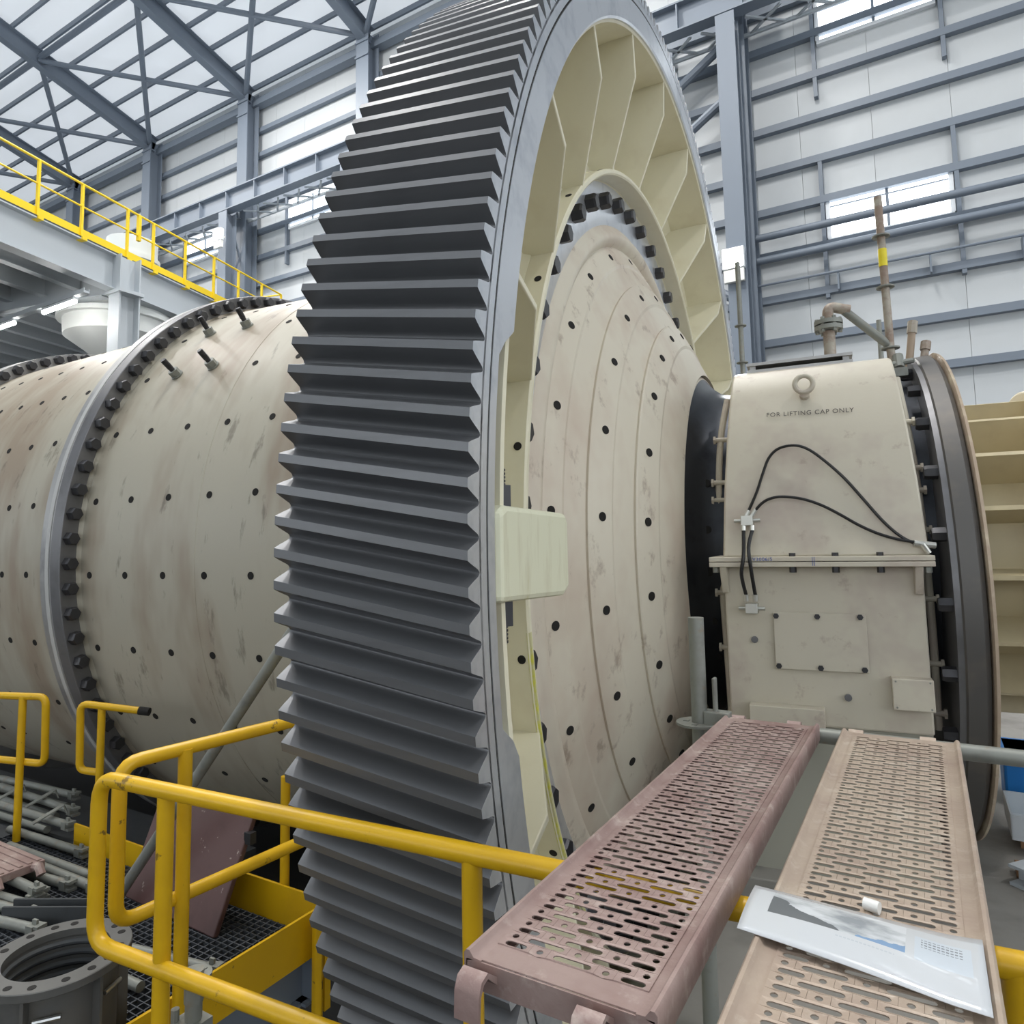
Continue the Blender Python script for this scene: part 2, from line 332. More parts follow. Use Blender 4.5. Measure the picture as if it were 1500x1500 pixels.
# wall brace diagonals by the tall column
for i, (za, zb_) in enumerate(((13.9, 10.4), (12.3, 8.8), (6.5, 10.0))):
    o = MB(); o.tube([(0, 0, 0), (-5.6, 0, zb_-za)], 0.13, 10); q = o.build('wall_brace', steel_m); q.location = (FX[2]-0.3, YW-0.55, H+za)
    tag(q, 'grey-blue diagonal brace tube between wall columns behind the girth gear', 'brace', 'wall bracing tubes')
# roof bracing tubes
for i in range(1, len(FX)-1):
    for a, b in ((i, i+1), (i+1, i)):
        pa = Vector((FX[a], 14.0, H+19.6+(YW-14)*SL)); pb = Vector((FX[b], YW-0.6, H+19.65))
        q = MB().tube([(0, 0, 0), tuple(pb-pa)], 0.11, 10).build('roof_brace', steel_m); q.location = pa
        tag(q, 'grey round diagonal roof brace tube crossing between two rafters', 'brace', 'roof bracing tubes')
q = MB().tube([(FX[-1]-FX[0], 0, 0), (0, 0, 0)], 0.12, 10).build('roof_strut', steel_m); q.location = (FX[0], 14.0, H+19.75+(YW-14)*SL)
tag(q, 'long grey strut tube running under the roof across the rafters', 'strut')
# floodlights
def flood(x, y, z, label, s=0.22):
    t = thing('floodlight', label, 'lamp', loc=(x, y, H+z))
    MB().box(-s, s, -0.06, 0.10, -s, s).build('body', winframe_m, t, sharp=0, bevel=0.02)
    MB().box(-s*0.85, s*0.85, -0.075, -0.06, -s*0.85, s*0.85).build('lens', floodglow_m, t, sharp=0)
    MB().box(-0.04, 0.04, 0.08, 0.3, -0.04, 0.04).build('bracket', white_m, t, sharp=0); MB().box(-s*0.9, s*0.9, -0.04, 0.08, -s*2.2, -s*1.05).build('driver_box', white_m, t, sharp=0)
    L = bpy.data.lights.new('floodlight_beam', 'SPOT'); L.energy = 900; L.spot_size = 2.4; L.shadow_soft_size = 0.25
    lo = bpy.data.objects.new('floodlight_beam', L); COL.objects.link(lo); lo.parent = t; lo.location = (0, -0.3, 0); lo.rotation_euler = (radians(-70), 0, 0)
flood(FX[2]-0.05, YW-1.8, 7.15, 'white glaring floodlight on the tall column behind the bearing housing', 0.28)
flood(FX[5]+0.3, 17.55, 12.75, 'white glaring floodlight on the laced crane leg above the yellow catwalk', 0.25)
# high bay lamps
for i, (lx, ly) in enumerate(LAMPS):
    t = thing('high_bay_lamp', 'bell-shaped high bay lamp hanging under the roof', 'lamp', loc=(lx, ly, H+20.3), group='high bay lamps')
    MB().zrev([(0.12, 0.5), (0.25, 0.4), (0.5, 0.0), (0.48, 0.0), (0.2, 0.38)], 24).build('shade', winframe_m, t)
    MB().tube([(0, 0, 0.5), (0, 0, 20.35+(YW-ly)*SL-20.3-0.1)], 0.02, 6).build('hanger', steel_m, t)

# ------------------------------------------------------------------ mezzanine and catwalk beyond the mill
P0 = Vector((-15.45, 6.25, 0)); P1 = Vector((-17.45, 14.2, 0))
cdir = (P1-P0).normalized(); crt = Vector((cdir.y, -cdir.x, 0))
cang = math.atan2(cdir.y, cdir.x)
CWM = Matrix.Translation((P0.x-cdir.x*6, P0.y-cdir.y*6, H)) @ Matrix.Rotation(cang, 4, 'Z')   # local x along the catwalk, -y towards the mill
cw = thing('catwalk', 'elevated catwalk with bright yellow handrail and kick plate over a grey girder', 'catwalk', CWM)
LEN = 15.2
MB().ibeam((0, -0.05, 6.5), (LEN, -0.05, 6.5), 0.3, 0.85, 0.02, (0, 0, 1), 0.03).build('girder', platform_m, cw, sharp=0)
MB().box(0, LEN, -0.2, 1.4, 6.93, 6.96).build('deck', darkplate_m, cw, sharp=0)
MB().box(0, LEN, -0.10, -0.07, 6.95, 7.18).build('kick_plate', yellow2_m, cw, sharp=0)
hr = MB().tube([(0, -0.12, 8.2), (LEN, -0.12, 8.2)], 0.028, 8); hr.build('handrail', yellow2_m, cw)
MB().tube([(0, -0.12, 7.68), (LEN, -0.12, 7.68)], 0.022, 8).build('mid_rail', yellow2_m, cw)
MB().tube([(LEN, -0.12, 8.2), (LEN, 1.2, 8.2)], 0.028, 8).tube([(LEN, -0.12, 7.68), (LEN, 1.2, 7.68)], 0.022, 8).build('end_rail', yellow2_m, cw)
for x in (6.75, 7.8, 9.05, 9.85, 10.95, 12.05, 13.1, 14.2, 15.2, 5.2, 3.6):
    MB().box(x-0.025, x+0.025, -0.15, -0.09, 6.93, 8.2).build('post', yellow2_m, cw, sharp=0)
    MB().box(x-0.06, x+0.06, -0.24, -0.02, 6.88, 6.95).build('post_foot', yellow2_m, cw, sharp=0)
MB().box(9.35, 9.43, -0.16, -0.08, 7.55, 8.2).build('rail_joint_plate', yellow2_m, cw, sharp=0)
q = MB().tube([(8.9+6-6, 0.35, 7.0), (11.5, 0.45, 7.22), (14.5, 0.5, 7.1)], 0.17, 10).build('rubber_roll', darkplate_m); q.matrix_world = CWM
tag(q, 'black rubber hose lying along the catwalk deck behind the yellow kick plate', 'hose')
# column under the catwalk
ccol = thing('catwalk_column', 'pale grey steel column carrying the catwalk girder beside the white hopper', 'column', Matrix.Translation((-15.95, 9.15, 0)))
MB().ibeam((0, 0, 0), (0, 0, H+6.9), 0.45, 0.5, 0.025, (0, 1, 0), 0.035).build('column', platform_m, ccol, sharp=0)
MB().box(-0.3, 0.3, -0.3, 0.3, H+5.98, H+6.06).build('cap_plate', platform_m, ccol, sharp=0)
# mezzanine
mz = thing('mezzanine', 'grey steel mezzanine seen from below with rows of joists beneath its deck', 'platform', CWM)
MB().box(-2, 16, 0.12, 13, 6.72, 6.82).build('deck', platform_m, mz, sharp=0)
for k in range(11):
    y = 1.1+k*1.12
    MB().ibeam((-2, y, 6.48), (16, y, 6.48), 0.2, 0.46, 0.02).build('joist', platform_m, mz, sharp=0)
for x in (3.2, 8.9, 14.6):
    MB().ibeam((x, 0.3, 6.36), (x, 13, 6.36), 0.25, 0.70, 0.02).build('main_beam', platform_m, mz, sharp=0)
for k in range(10):
    MB().box(6.0, 6.06, 1.2+k*1.12, 1.2+(k+0.85)*1.12, 6.45, 6.52).build('strut', platform_m, mz, sharp=0)
for x in (3.2, 14.6):
    MB().ibeam((x, 9.0, -H), (x, 9.0, 6.0), 0.4, 0.4, 0.025, (0, 1, 0)).build('column', platform_m, mz, sharp=0)
# hoppers
def hopper(name, label, x, y, z, R, s=1.0):
    t = thing(name, label, 'hopper', loc=(x, y, H+z))
    MB().zrev([(0.10, -1.15*s), (0.12, -1.15*s), (R*0.93, -0.35*s), (R*0.95, 0.05), (R*0.93, 0.05), (R*0.90, -0.33*s)], 40).build('cone', vessel_m, t)
    MB().zrev([(R*0.9, 0.04), (R*1.05, 0.04), (R*1.05, 0.16), (R*0.9, 0.16)], 40).build('flange', vessel_m, t)
    MB().zrev([(R*0.86, 0.16), (R*0.95, 0.16), (R*0.95, 0.95*s), (R*0.86, 0.95*s)], 40).build('drum', vessel_m, t)
    MB().zrev([(0.02, -1.5*s), (0.10, -1.5*s), (0.10, -1.12*s), (0.02, -1.12*s)], 16).build('spout', steel_m, t)
hopper('hopper', 'white cone-bottomed hopper hanging under the mezzanine by the grey column', -17.75, 10.05, 5.8, 1.32)
hopper('vessel', 'white vessel standing above the catwalk beyond the yellow handrail', -18.7, 10.9, 7.95, 0.68, 0.7)
for k, (xa, xb) in enumerate(((-19.9, -18.55), (-17.2, -15.85), (-22.6, -21.25), (-25.3, -23.95))):  # last two lamps are unseen extras added to brighten the mezzanine underside
    t = thing('fluorescent_lamp', ('lit fluorescent tube lamp on the tray, one lamp away from the hopper', 'lit fluorescent tube lamp beside the white hopper', 'added unseen fluorescent fill lamp on the tray, two lamps away from the hopper', 'added unseen fluorescent fill lamp at the far end of the tray')[k], 'lamp', loc=((xa+xb)/2, 8.0, H+5.5))
    hw = (xb-xa)/2
    MB().box(-hw, hw, -0.05, 0.05, 0.03, 0.09).build('housing', winframe_m, t, sharp=0)
    MB().tube([(-hw, 0, 0), (hw, 0, 0)], 0.045, 10).build('tube', tubeglow_m, t)
q = MB().box(-8.0, 2.5, -0.06, 0.06, 0, 0.05).box(-8.0, 2.5, -0.06, -0.05, 0.05, 0.1).box(-8.0, 2.5, 0.05, 0.06, 0.05, 0.1).build('cable_tray', platform_m, sharp=0); q.location = (-17.9, 8.0, H+5.6)
tag(q, 'narrow grey cable tray carrying the fluorescent lamps', 'cable tray')

# ------------------------------------------------------------------ the mill
GY, GZ = 6.0888, -0.0476
TM = Matrix.Translation((0, 0, H)) @ Matrix.Rotation(radians(6.269), 4, 'Z')
TA = TM @ Matrix.Translation((0, GY, GZ))
def RX(a): return Matrix.Rotation(-radians(a), 4, 'X')
# ring bolt: local axis +x, placed at radius R and angle a
def ring(src, parent, x, R, n, ph=0, lim=None, cy=0, cz=0, flip=False):
    first = True
    for k in range(n):
        a = ph+360/n*k
        if lim and not lim((a+180) % 360-180): continue
        M_ = Matrix.Translation((x, cy-R*cos(radians(a)), cz+R*sin(radians(a)))) @ RX(a)
        if flip: M_ = M_ @ Matrix.Rotation(pi, 4, 'Z')
        if first: src.matrix_basis = M_; first = False
        else: inst(src, M_, parent)
mill = thing('grinding_mill', 'huge cream painted grinding mill drum with bolted flanges and conical head', 'mill', TA @ Matrix.Translation((-3.5, 0, 0)))
ox = 3.5
def P_(prof): return [(x+ox, R) for x, R in prof]
RS = 2.60
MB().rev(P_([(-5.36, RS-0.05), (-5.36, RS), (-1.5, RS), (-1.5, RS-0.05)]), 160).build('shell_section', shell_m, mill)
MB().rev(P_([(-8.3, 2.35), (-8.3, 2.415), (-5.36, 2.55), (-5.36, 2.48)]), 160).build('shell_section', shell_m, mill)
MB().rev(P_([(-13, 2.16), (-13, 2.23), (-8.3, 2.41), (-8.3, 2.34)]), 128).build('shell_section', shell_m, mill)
# raised weld seam and flange
MB().rev(P_([(-4.005, RS-0.004), (-4.0, RS+0.003), (-3.98, RS+0.003), (-3.975, RS-0.004)]), 160).build('weld_seam', shell_m, mill)
fA = MB().rev(P_([(-5.31, 2.48), (-5.31, 2.74), (-5.305, 2.745), (-5.205, 2.745), (-5.20, 2.74), (-5.20, 2.48)]), 160).build('flange', flange_m, mill)
fA2 = MB().rev(P_([(-5.44, 2.40), (-5.44, 2.735), (-5.32, 2.735), (-5.32, 2.40)]), 160).build('flange', flange_l, mill)
MB().rev(P_([(-5.375, 2.73), (-5.375, 2.741), (-5.335, 2.741), (-5.335, 2.73)]), 160).build('flange_stripe', mat('stripe_grey', (0.50, 0.50, 0.49), 0.5), fA2)
bA = hexhead(0.052, 0, 0.06, bolt_m, 'bolt', fA)
vis = lambda a: -75 < a < 110
ring(bA, fA, -5.20+ox, 2.678, 90, 3.0, vis)
MB().rev(P_([(-5.20, 2.59), (-5.20, 2.618), (-5.18, 2.608), (-5.16, 2.595)]), 160).build('flange_fillet', shell_m, mill)
fE = MB().rev(P_([(-8.52, 2.30), (-8.52, 2.545), (-8.30, 2.545), (-8.30, 2.30)]), 128).build('flange', flange_l, mill)
bE = hexhead(0.055, 0, 0.06, bolt_m, 'bolt', fE)
ring(bE, fE, -8.30+ox, 2.485, 92, 3.0, lambda a: 20 < a < 110)
bF = hexhead(0.05, 0, 0.06, bolt_m, 'bolt', fA2)
ring(bF, fA2, -5.44+ox, 2.64, 90, 3.0, lambda a: -60 < a < 70, flip=True)
# liner bolt holes (black discs, the shade inside the holes put into their colour)
def hole(name, parent, r, depth=0.02):
    b = MB(); b.add([(0.003, r*cos(2*pi*k/14), r*sin(2*pi*k/14)) for k in range(14)]+[(-depth, r*cos(2*pi*k/14), r*sin(2*pi*k/14)) for k in range(14)],
                    [tuple(range(14))]+[(k, (k+1) % 14, 14+(k+1) % 14, 14+k) for k in range(14)])
    return b.build(name, hole_m, parent, sharp=40)
h0 = hole('liner_hole', mill, 0.026)
first = True
rows = [-3.0+360/29.4*k for k in range(-4, 9)]
def radial(x, R, a): # local +x of the piece points outward
    ar = radians(a); d = Vector((0, -cos(ar), sin(ar)))
    t = Vector((1, 0, 0)); n = d.cross(t)
    M_ = Matrix((d, t, n)).transposed().to_4x4(); M_.translation = (x, R*d.y, R*d.z); return M_
for a in rows:
    aa = (a+180) % 360-180
    if not -50 < aa < 100: continue
    for x in (-5.07, -4.68, -4.29, -3.89, -3.47, -3.05):
        if 28 < aa < 40 and -4.75 < x < -4.2: continue
        if 41 < aa < 52 and -4.9 < x < -4.2: continue
        M_ = radial(x+ox, RS, a)
        if first: h0.matrix_basis = M_; first = False
        else: inst(h0, M_, mill)
    for x in (-5.60, -5.96, -6.31, -6.65, -6.99, -7.33, -7.67, -8.0):
        inst(h0, radial(x+ox, 2.55+(x+5.36)*0.0459, a*1.045), mill)
    if aa > 40:
        for x in (-8.8, -9.2, -9.6): inst(h0, radial(x+ox, 2.41+(x+8.3)*0.0383, a), mill)
for x, a in ((-4.79, 46.9), (-4.38, 47.4), (-4.72, 33.8), (-4.35, 34.7)):
    s_ = MB(); s_.add([(0, 0, 0)], [])
    s_ = MB()
    def cyl(b, r, x0, x1, n=12):
        b.add([(x0, r*cos(2*pi*k/n), r*sin(2*pi*k/n)) for k in range(n)]+[(x1, r*cos(2*pi*k/n), r*sin(2*pi*k/n)) for k in range(n)],
              [tuple(range(n))[::-1], tuple(range(n, 2*n))]+[(k, (k+1) % n, n+(k+1) % n, n+k) for k in range(n)])
    cyl(s_, 0.021, -0.01, 0.17)
    for j in range(7): cyl(s_, 0.0245, 0.085+j*0.012, 0.091+j*0.012)
    so = s_.build('liner_stud', bolt_m, mill); so.matrix_basis = radial(x+ox, RS, a)
    n_ = MB(); cyl(n_, 0.044, 0.005, 0.06, 6); cyl(n_, 0.052, 0, 0.012, 16); n_.build('nut', galv_m, so, sharp=30)
# conical head: three overlapping rings of plate
CX = lambda R: -1.444+(2.517-R)*0.5092
def band(Ro, Ri, Rm, e):
    nx, nr = 0.891, 0.4537     # outward normal of the cone in (x,R)
    pr = [(CX(Ro)-0.10, Ro-0.05), (CX(Ro), Ro), (CX(Ro)+nx*e, Ro+nr*e-0.004), (CX(Ro-0.012)+nx*e*1.15, Ro-0.012+nr*e), (CX(Rm)+nx*(e+0.008), Rm+nr*(e+0.008)), (CX(Rm-0.02)+nx*(e-0.002), Rm-0.02+nr*(e-0.002)), (CX(Ri-0.03)+nx*e*0.8, Ri-0.03+nr*e*0.8), (CX(Ri)-0.12, Ri)]
    return MB().rev(P_(pr), 160).build('head_plate', cone_m, mill, sharp=22)
band(2.535, 2.20, 2.38, 0.000); band(2.205, 1.84, 2.03, 0.016); band(1.845, 1.44, 1.66, 0.030)
MB().rev(P_([(-1.62, 2.50), (-1.455, 2.72), (-1.45, 2.70), (-1.43, 2.66), (-1.405, 2.635), (-1.40, 2.60), (-1.425, 2.555), (-1.46, 2.53), (-1.6, 2.40)]), 160).build('head_shoulder', cone_m, mill, sharp=50)
MB().rev(P_([(-1.52, 2.60), (-1.52, 3.02), (-1.45, 3.02), (-1.45, 2.69)]), 160).build('head_flange', rim_m, mill, sharp=40)

nk = [(-0.93, 1.46), (-0.875, 1.395), (-0.84, 1.345), (-0.80, 1.30), (-0.74, 1.255), (-0.66, 1.235), (0.66, 1.235), (0.66, 1.1), (-0.93, 1.1)]
MB().rev(P_(nk), 128).build('trunnion_journal', journal_m, mill, sharp=40)
MB().rev(P_([(-1.02, 1.52), (-0.955, 1.475), (-0.905, 1.425), (-0.868, 1.392), (-0.875, 1.35), (-1.02, 1.40)]), 128).build('head_collar', cone_m, mill, sharp=40)
h1 = hole('liner_hole', mill, 0.028); first = True
for R, e in ((2.45, 0.0), (2.10, 0.018), (1.75, 0.034)):
    for k in range(24):
        a = 5.2+15*k; aa = (a+180) % 360-180
        if not -80 < aa < 120: continue
        ar = radians(a); nrm = Vector((0.891, -0.4537*cos(ar), 0.4537*sin(ar))); t = Vector((0, sin(ar), cos(ar)))
        M_ = Matrix((nrm, t, nrm.cross(t))).transposed().to_4x4()
        M_.translation = Vector((CX(R)+ox, -R*cos(ar), R*sin(ar)))+nrm*(e+0.005)
        if first: h1.matrix_basis = M_; first = False
        else: inst(h1, M_, mill)
for aa in (20, 5, -8, -24, -38):
    ar = radians(aa); R = 1.3
    M_ = radial(-0.74+ox, 1.256, aa); o = inst(h1, M_, mill)

# ------------------------------------------------------------------ girth gear
gear = thing('girth_gear', 'giant girth gear with dark steel teeth around the mill drum', 'gear', TA @ Matrix.Translation((-1.38, 0, 0)))
ox = 1.38
RT, NT, GW = 4.208, 236, 0.764
xr, xl = -1.0, -1.764
TW = 1.79
RR = RT-0.078
def sm(t): t = max(0, min(1, t)); return t*t*(3-2*t)
# rim: inner radius steps near the joint
rim = MB(); seg = 360
def rin(a):
    a = (a+180) % 360-180
    n1 = sm((a-10.3)/1.6) if a > 0 else sm((-a-8.0)/1.6)
    b_ = (a % 360)-180; n2 = sm((abs(b_)-9)/1.6)
    return 4.005-0.105*min(n1, n2)
pv = []; n_ = 10
for k in range(seg):
    a = 360/seg*k; ar = radians(a); ri = rin(a)
    prof = [(xl, 3.93), (xl, RR), (xr, RR), (xr, 4.079), (xr-0.02, 4.078), (xr-0.02, 4.067), (xr, 4.066), (xr, ri+0.012), (xr-0.010, ri), (xr-0.08, ri)]
    pv += [(x+ox, -R*cos(ar), R*sin(ar)) for x, R in prof]
pf = [(k*n_+i, k*n_+(i+1) % n_, ((k+1) % seg)*n_+(i+1) % n_, ((k+1) % seg)*n_+i) for k in range(seg) for i in range(n_)]
rim.add(pv, pf).build('rim', rim_m, gear, sharp=30)
MB().rev([(xr-0.004+ox, 4.0665), (xr-0.004+ox, 4.0785), (xr-0.012+ox, 4.0785), (xr-0.012+ox, 4.0665)], 360).build('joint_groove', hole_m, gear)
# teeth
pitch = 2*pi/NT
tb = MB(); NS = 5; tv = []; tf = []
half = [(-0.012, 0.4995), (0.0008, 0.4995), (0.003, 0.455), (0.009, 0.405), (0.02, 0.362), (0.040, 0.29), (0.062, 0.205), (0.0735, 0.155), (0.078, 0.135)]
prof = [(RR+d, -t*pitch) for d, t in half]+[(RR+d, t*pitch) for d, t in reversed(half)]
npf = len(prof)
for s_ in range(NS):
    u = s_/(NS-1); x = xl+(xr-xl)*u; tw = radians(TW)*(1-u)
    for R, t in prof: tv.append((x+ox, -R*cos(t+tw), R*sin(t+tw)))
for s_ in range(NS-1):
    for i in range(npf): tf.append((s_*npf+i, s_*npf+(i+1) % npf, (s_+1)*npf+(i+1) % npf, (s_+1)*npf+i))
tf += [tuple(range(npf)), tuple((NS-1)*npf+i for i in range(npf))]
t0 = tb.add(tv, tf).build('tooth', [tooth_m, rim_m], gear, sharp=24)
t0.data.polygons[-1].material_index = 1; t0.data.polygons[-2].material_index = 1
for k in range(NT):
    M_ = RX(0.14+360/NT*k)
    if k == 0: t0.matrix_basis = M_
    else: inst(t0, M_, gear)
# cream body: rim lining, web, hub ring, ribs
MB().rev([(x+ox, R) for x, R in ((-1.025, 3.925), (-1.02, 3.905), (-1.03, 3.885), (-1.20, 3.885), (-1.43, 3.87), (-1.50, 3.80), (-1.50, 3.20), (-1.47, 3.10), (-1.43, 3.08), (-1.45, 3.02), (-1.62, 3.02), (-1.62, 3.85), (-1.74, 3.925))], 180).build('web', cream_m, gear, sharp=40)
MB().rev([(x+ox, R) for x, R in ((-1.50, 3.072), (-1.305, 3.072), (-1.295, 3.062), (-1.295, 3.040), (-1.305, 3.03), (-1.50, 3.03))], 180).build('hub_ring', cream_m, gear, sharp=40)
MB().rev([(x+ox, R) for x, R in ((-1.310, 3.0735), (-1.2935, 3.063), (-1.2935, 3.048), (-1.310, 3.05))], 60, -42, -7).build('primer_line', primer_m, gear, sharp=30)
rb = MB().prism([(x+ox, R) for x, R in ((-1.025, 3.93), (-1.032, 3.90), (-1.05, 3.62), (-1.06, 3.60), (-1.29, 3.085), (-1.30, 3.06), (-1.52, 3.06), (-1.52, 3.93))], -0.016, 0.016, 'z')
rb.v = [(x, -R, t) for x, R, t in rb.v]
r0 = rb.build('rib', cream_m, gear, sharp=0, bevel=0.006)
fst = True
for k in range(22):
    if k in (0, 11): continue
    M_ = RX(360/22*k)
    if fst: r0.matrix_basis = M_; fst = False
    else: inst(r0, M_, gear)
hb = hexhead(0.062, 0, 0.08, bolt_m, 'hub_bolt', gear)
ring(hb, gear, -1.45+ox, 2.872, 46, 4.7)
# web holes
HUBH = ((-1.345, 9.6), (-1.345, -9.4), (-1.35, -29.5), (-1.35, 28.5), (-1.35, 45.5), (-1.35, 62), (-1.35, 78), (-1.35, 95))
wh = hole('hub_hole', gear, 0.021)
fst = True
for x, a in HUBH:
    M_ = radial(x+ox, 3.072, a)
    if fst: wh.matrix_basis = M_; fst = False
    else: inst(wh, M_, gear)
# joint block with studs
for sgn in (1, -1):
    MJ = RX(0 if sgn > 0 else 180)
    jb = MB().prism([(-4.0, 0.15), (-3.95, 0.175), (-3.36, 0.165), (-3.335, 0.13), (-3.335, -0.14), (-3.40, -0.17), (-4.0, -0.15)], -1.40+ox, -0.985+ox, 'x').build('joint_block', block_m, gear, sharp=0, bevel=0.02)
    jb.matrix_basis = MJ
    for z0, s2 in ((0.165, 1), (-0.155, -1)):
        for xx in (-1.06, -1.30):
            n2 = MB(); R_ = 0.05
            n2.add([(R_*cos(pi/3*k), R_*sin(pi/3*k), z) for z in (0, 0.085) for k in range(6)], [(k, (k+1) % 6, 6+(k+1) % 6, 6+k) for k in range(6)]+[tuple(range(6)), tuple(range(6, 12))])
            no = n2.build('nut', bolt_m, jb, sharp=25); no.matrix_basis = Matrix.Translation((xx+ox, -3.86, z0)) @ (Matrix.Rotation(pi, 4, 'X') if s2 < 0 else Matrix.Identity(4))
            s3 = MB()
            for j in range(5): s3.zrev([(0.001, 0.085+j*0.013), (0.028, 0.085+j*0.013), (0.028, 0.0925+j*0.013), (0.024, 0.0925+j*0.013), (0.024, 0.098+j*0.013), (0.001, 0.098+j*0.013)], 12)
            s4 = s3.build('stud', bolt_m, jb, sharp=30); s4.matrix_basis = no.matrix_basis

# ------------------------------------------------------------------ trunnion bearing
BH = thing('bearing_housing', 'cream trunnion bearing housing with lifting cap, black hoses and a bolted cover plate', 'bearing', TM @ Matrix.Translation((0, 6.09, -2.1)))
OY, OZ = -6.09, 2.1
def B(x, y, z): return (x, y+OY, z+OZ)
def loft(prof, xl_, xr_):
    n = len(prof); v = [B(xl_(z), y, z) for y, z in prof]+[B(xr_(z), y, z) for y, z in prof]
    return MB().add(v, [(i, (i+1) % n, n+(i+1) % n, n+i) for i in range(n)]+[tuple(range(n)), tuple(range(n, 2*n))])
cp = [(4.46, -0.115), (4.50, 0.3), (4.56, 0.62), (4.66, 0.90), (4.74, 1.03), (4.80, 1.085), (4.90, 1.115), (5.2, 1.165), (5.6, 1.22), (6.09, 1.245)]
cp = cp[:-1]+[(y, min(z, 1.33)) for y, z in [(6.09, 1.26)]]+[(12.18-y, z) for y, z in reversed(cp[:-1])]
loft(cp, lambda z: -0.595+max(0, z)*0.07, lambda z: 0.505-max(0, z)*0.08).build('cap', house_m, BH, sharp=25, bevel=0.012)
loft([(4.50, -0.17), (7.68, -0.17), (7.68, -1.10), (4.52, -1.10)], lambda z: -0.60, lambda z: 0.475).build('lower_body', house_m, BH, sharp=0, bevel=0.012)
MB().box(-0.61, 0.47, 4.56+OY, 7.6+OY, -1.95+OZ, -1.10+OZ).build('base', mat('base_grey_paint', (0.36, 0.355, 0.30), 0.55), BH, sharp=0)
MB().box(-0.75, 0.62, 4.4+OY, 7.75+OY, -2.1+OZ, -1.95+OZ).build('sole_plate', conc_m, BH, sharp=0, bevel=0.01)
MB().box(-0.668, 0.522, 4.38+OY, 7.78+OY, -0.14+OZ, -0.112+OZ).build('cap_flange', house_m, BH, sharp=0, bevel=0.004)
MB().box(-0.668, 0.522, 4.38+OY, 7.78+OY, -0.172+OZ, -0.143+OZ).build('body_flange', house_m, BH, sharp=0, bevel=0.004)
for x0 in (-0.61, 0.424):
    MB().prism([(4.39+OY, -0.172+OZ), (4.52+OY, -0.172+OZ), (4.52+OY, -0.33+OZ), (4.47+OY, -0.33+OZ)], x0, x0+0.042).build('gusset', house_m, BH, sharp=0, bevel=0.006)
def hexz(r, h, m_, name, parent, loc, down=False):
    b = MB(); b.add([(r*cos(pi/3*k), r*sin(pi/3*k), z) for z in (0, h) for k in range(6)], [(k, (k+1) % 6, 6+(k+1) % 6, 6+k) for k in range(6)]+[tuple(range(6)), tuple(range(6, 12))])
    o = b.build(name, m_, parent, sharp=25); o.location = loc; return o
for x in (-0.197, 0.032, 0.261, -0.635, 0.49):
    hexz(0.02, 0.032, bolt_m if abs(x) < 0.4 else galv_m, 'flange_nut', BH, B(x, 4.43, -0.206))
    if abs(x) < 0.4: hexz(0.018, 0.02, bolt_m, 'flange_bolt', BH, B(x, 4.43, -0.112))
# cover plate on the lower body
cv = MB().box(-0.325, 0.173, 4.485+OY, 4.50+OY, -0.775+OZ, -0.443+OZ).build('cover_plate', house_m, BH, sharp=0, bevel=0.004)
def ybolt(r, h, m_, name, parent, loc, n=6):
    b = MB(); b.add([(r*cos(2*pi*k/n), y, r*sin(2*pi*k/n)) for y in (0, -h) for k in range(n)], [(k, (k+1) % n, n+(k+1) % n, n+k) for k in range(n)]+[tuple(range(n)), tuple(range(n, 2*n))])
    o = b.build(name, m_, parent, sharp=25); o.location = loc; return o
for x, z in ((-0.308, -0.465), (-0.083, -0.464), (0.142, -0.461), (-0.306, -0.757), (-0.079, -0.758), (0.149, -0.756)):
    ybolt(0.017, 0.014, bolt_m, 'cover_bolt', cv, B(x, 4.486, z))
for x, z in ((-0.438, -0.611), (0.055, -0.919)): ybolt(0.02, 0.015, flange_m, 'plug', BH, B(x, 4.506, z), 12)
MB().box(0.277, 0.478, 4.43+OY, 4.53+OY, -0.955+OZ, -0.785+OZ).build('junction_box', house_m, BH, sharp=0, bevel=0.005)
for x, z in ((0.295, -0.80), (0.295, -0.94), (0.46, -0.80), (0.46, -0.94)): ybolt(0.005, 0.004, galv_m, 'screw', BH, B(x, 4.43, z), 8)
MB().box(-0.48, -0.072, 4.42+OY, 4.53+OY, -1.16+OZ, -0.982+OZ).build('foot_pad', house_m, BH, sharp=0, bevel=0.004)
# eye bolt
ey = MB(); v = []; ny, nz = 20, 10
for i in range(ny):
    a = 2*pi*i/ny
    for j in range(nz):
        b = 2*pi*j/nz; r_ = 0.052+0.016*cos(b); v.append((r_*cos(a), 0.016*sin(b), r_*sin(a)))
ey.add(v, [(i*nz+j, i*nz+(j+1) % nz, ((i+1) % ny)*nz+(j+1) % nz, ((i+1) % ny)*nz+j) for i in range(ny) for j in range(nz)])
eb = ey.build('eye_bolt', house_m, BH); eb.location = B(-0.082, 4.615, 0.945)
MB().tube([(0, 0.02, -0.06), (0, 0.06, -0.085)], 0.03, 14).build('eye_shank', house_m, eb)
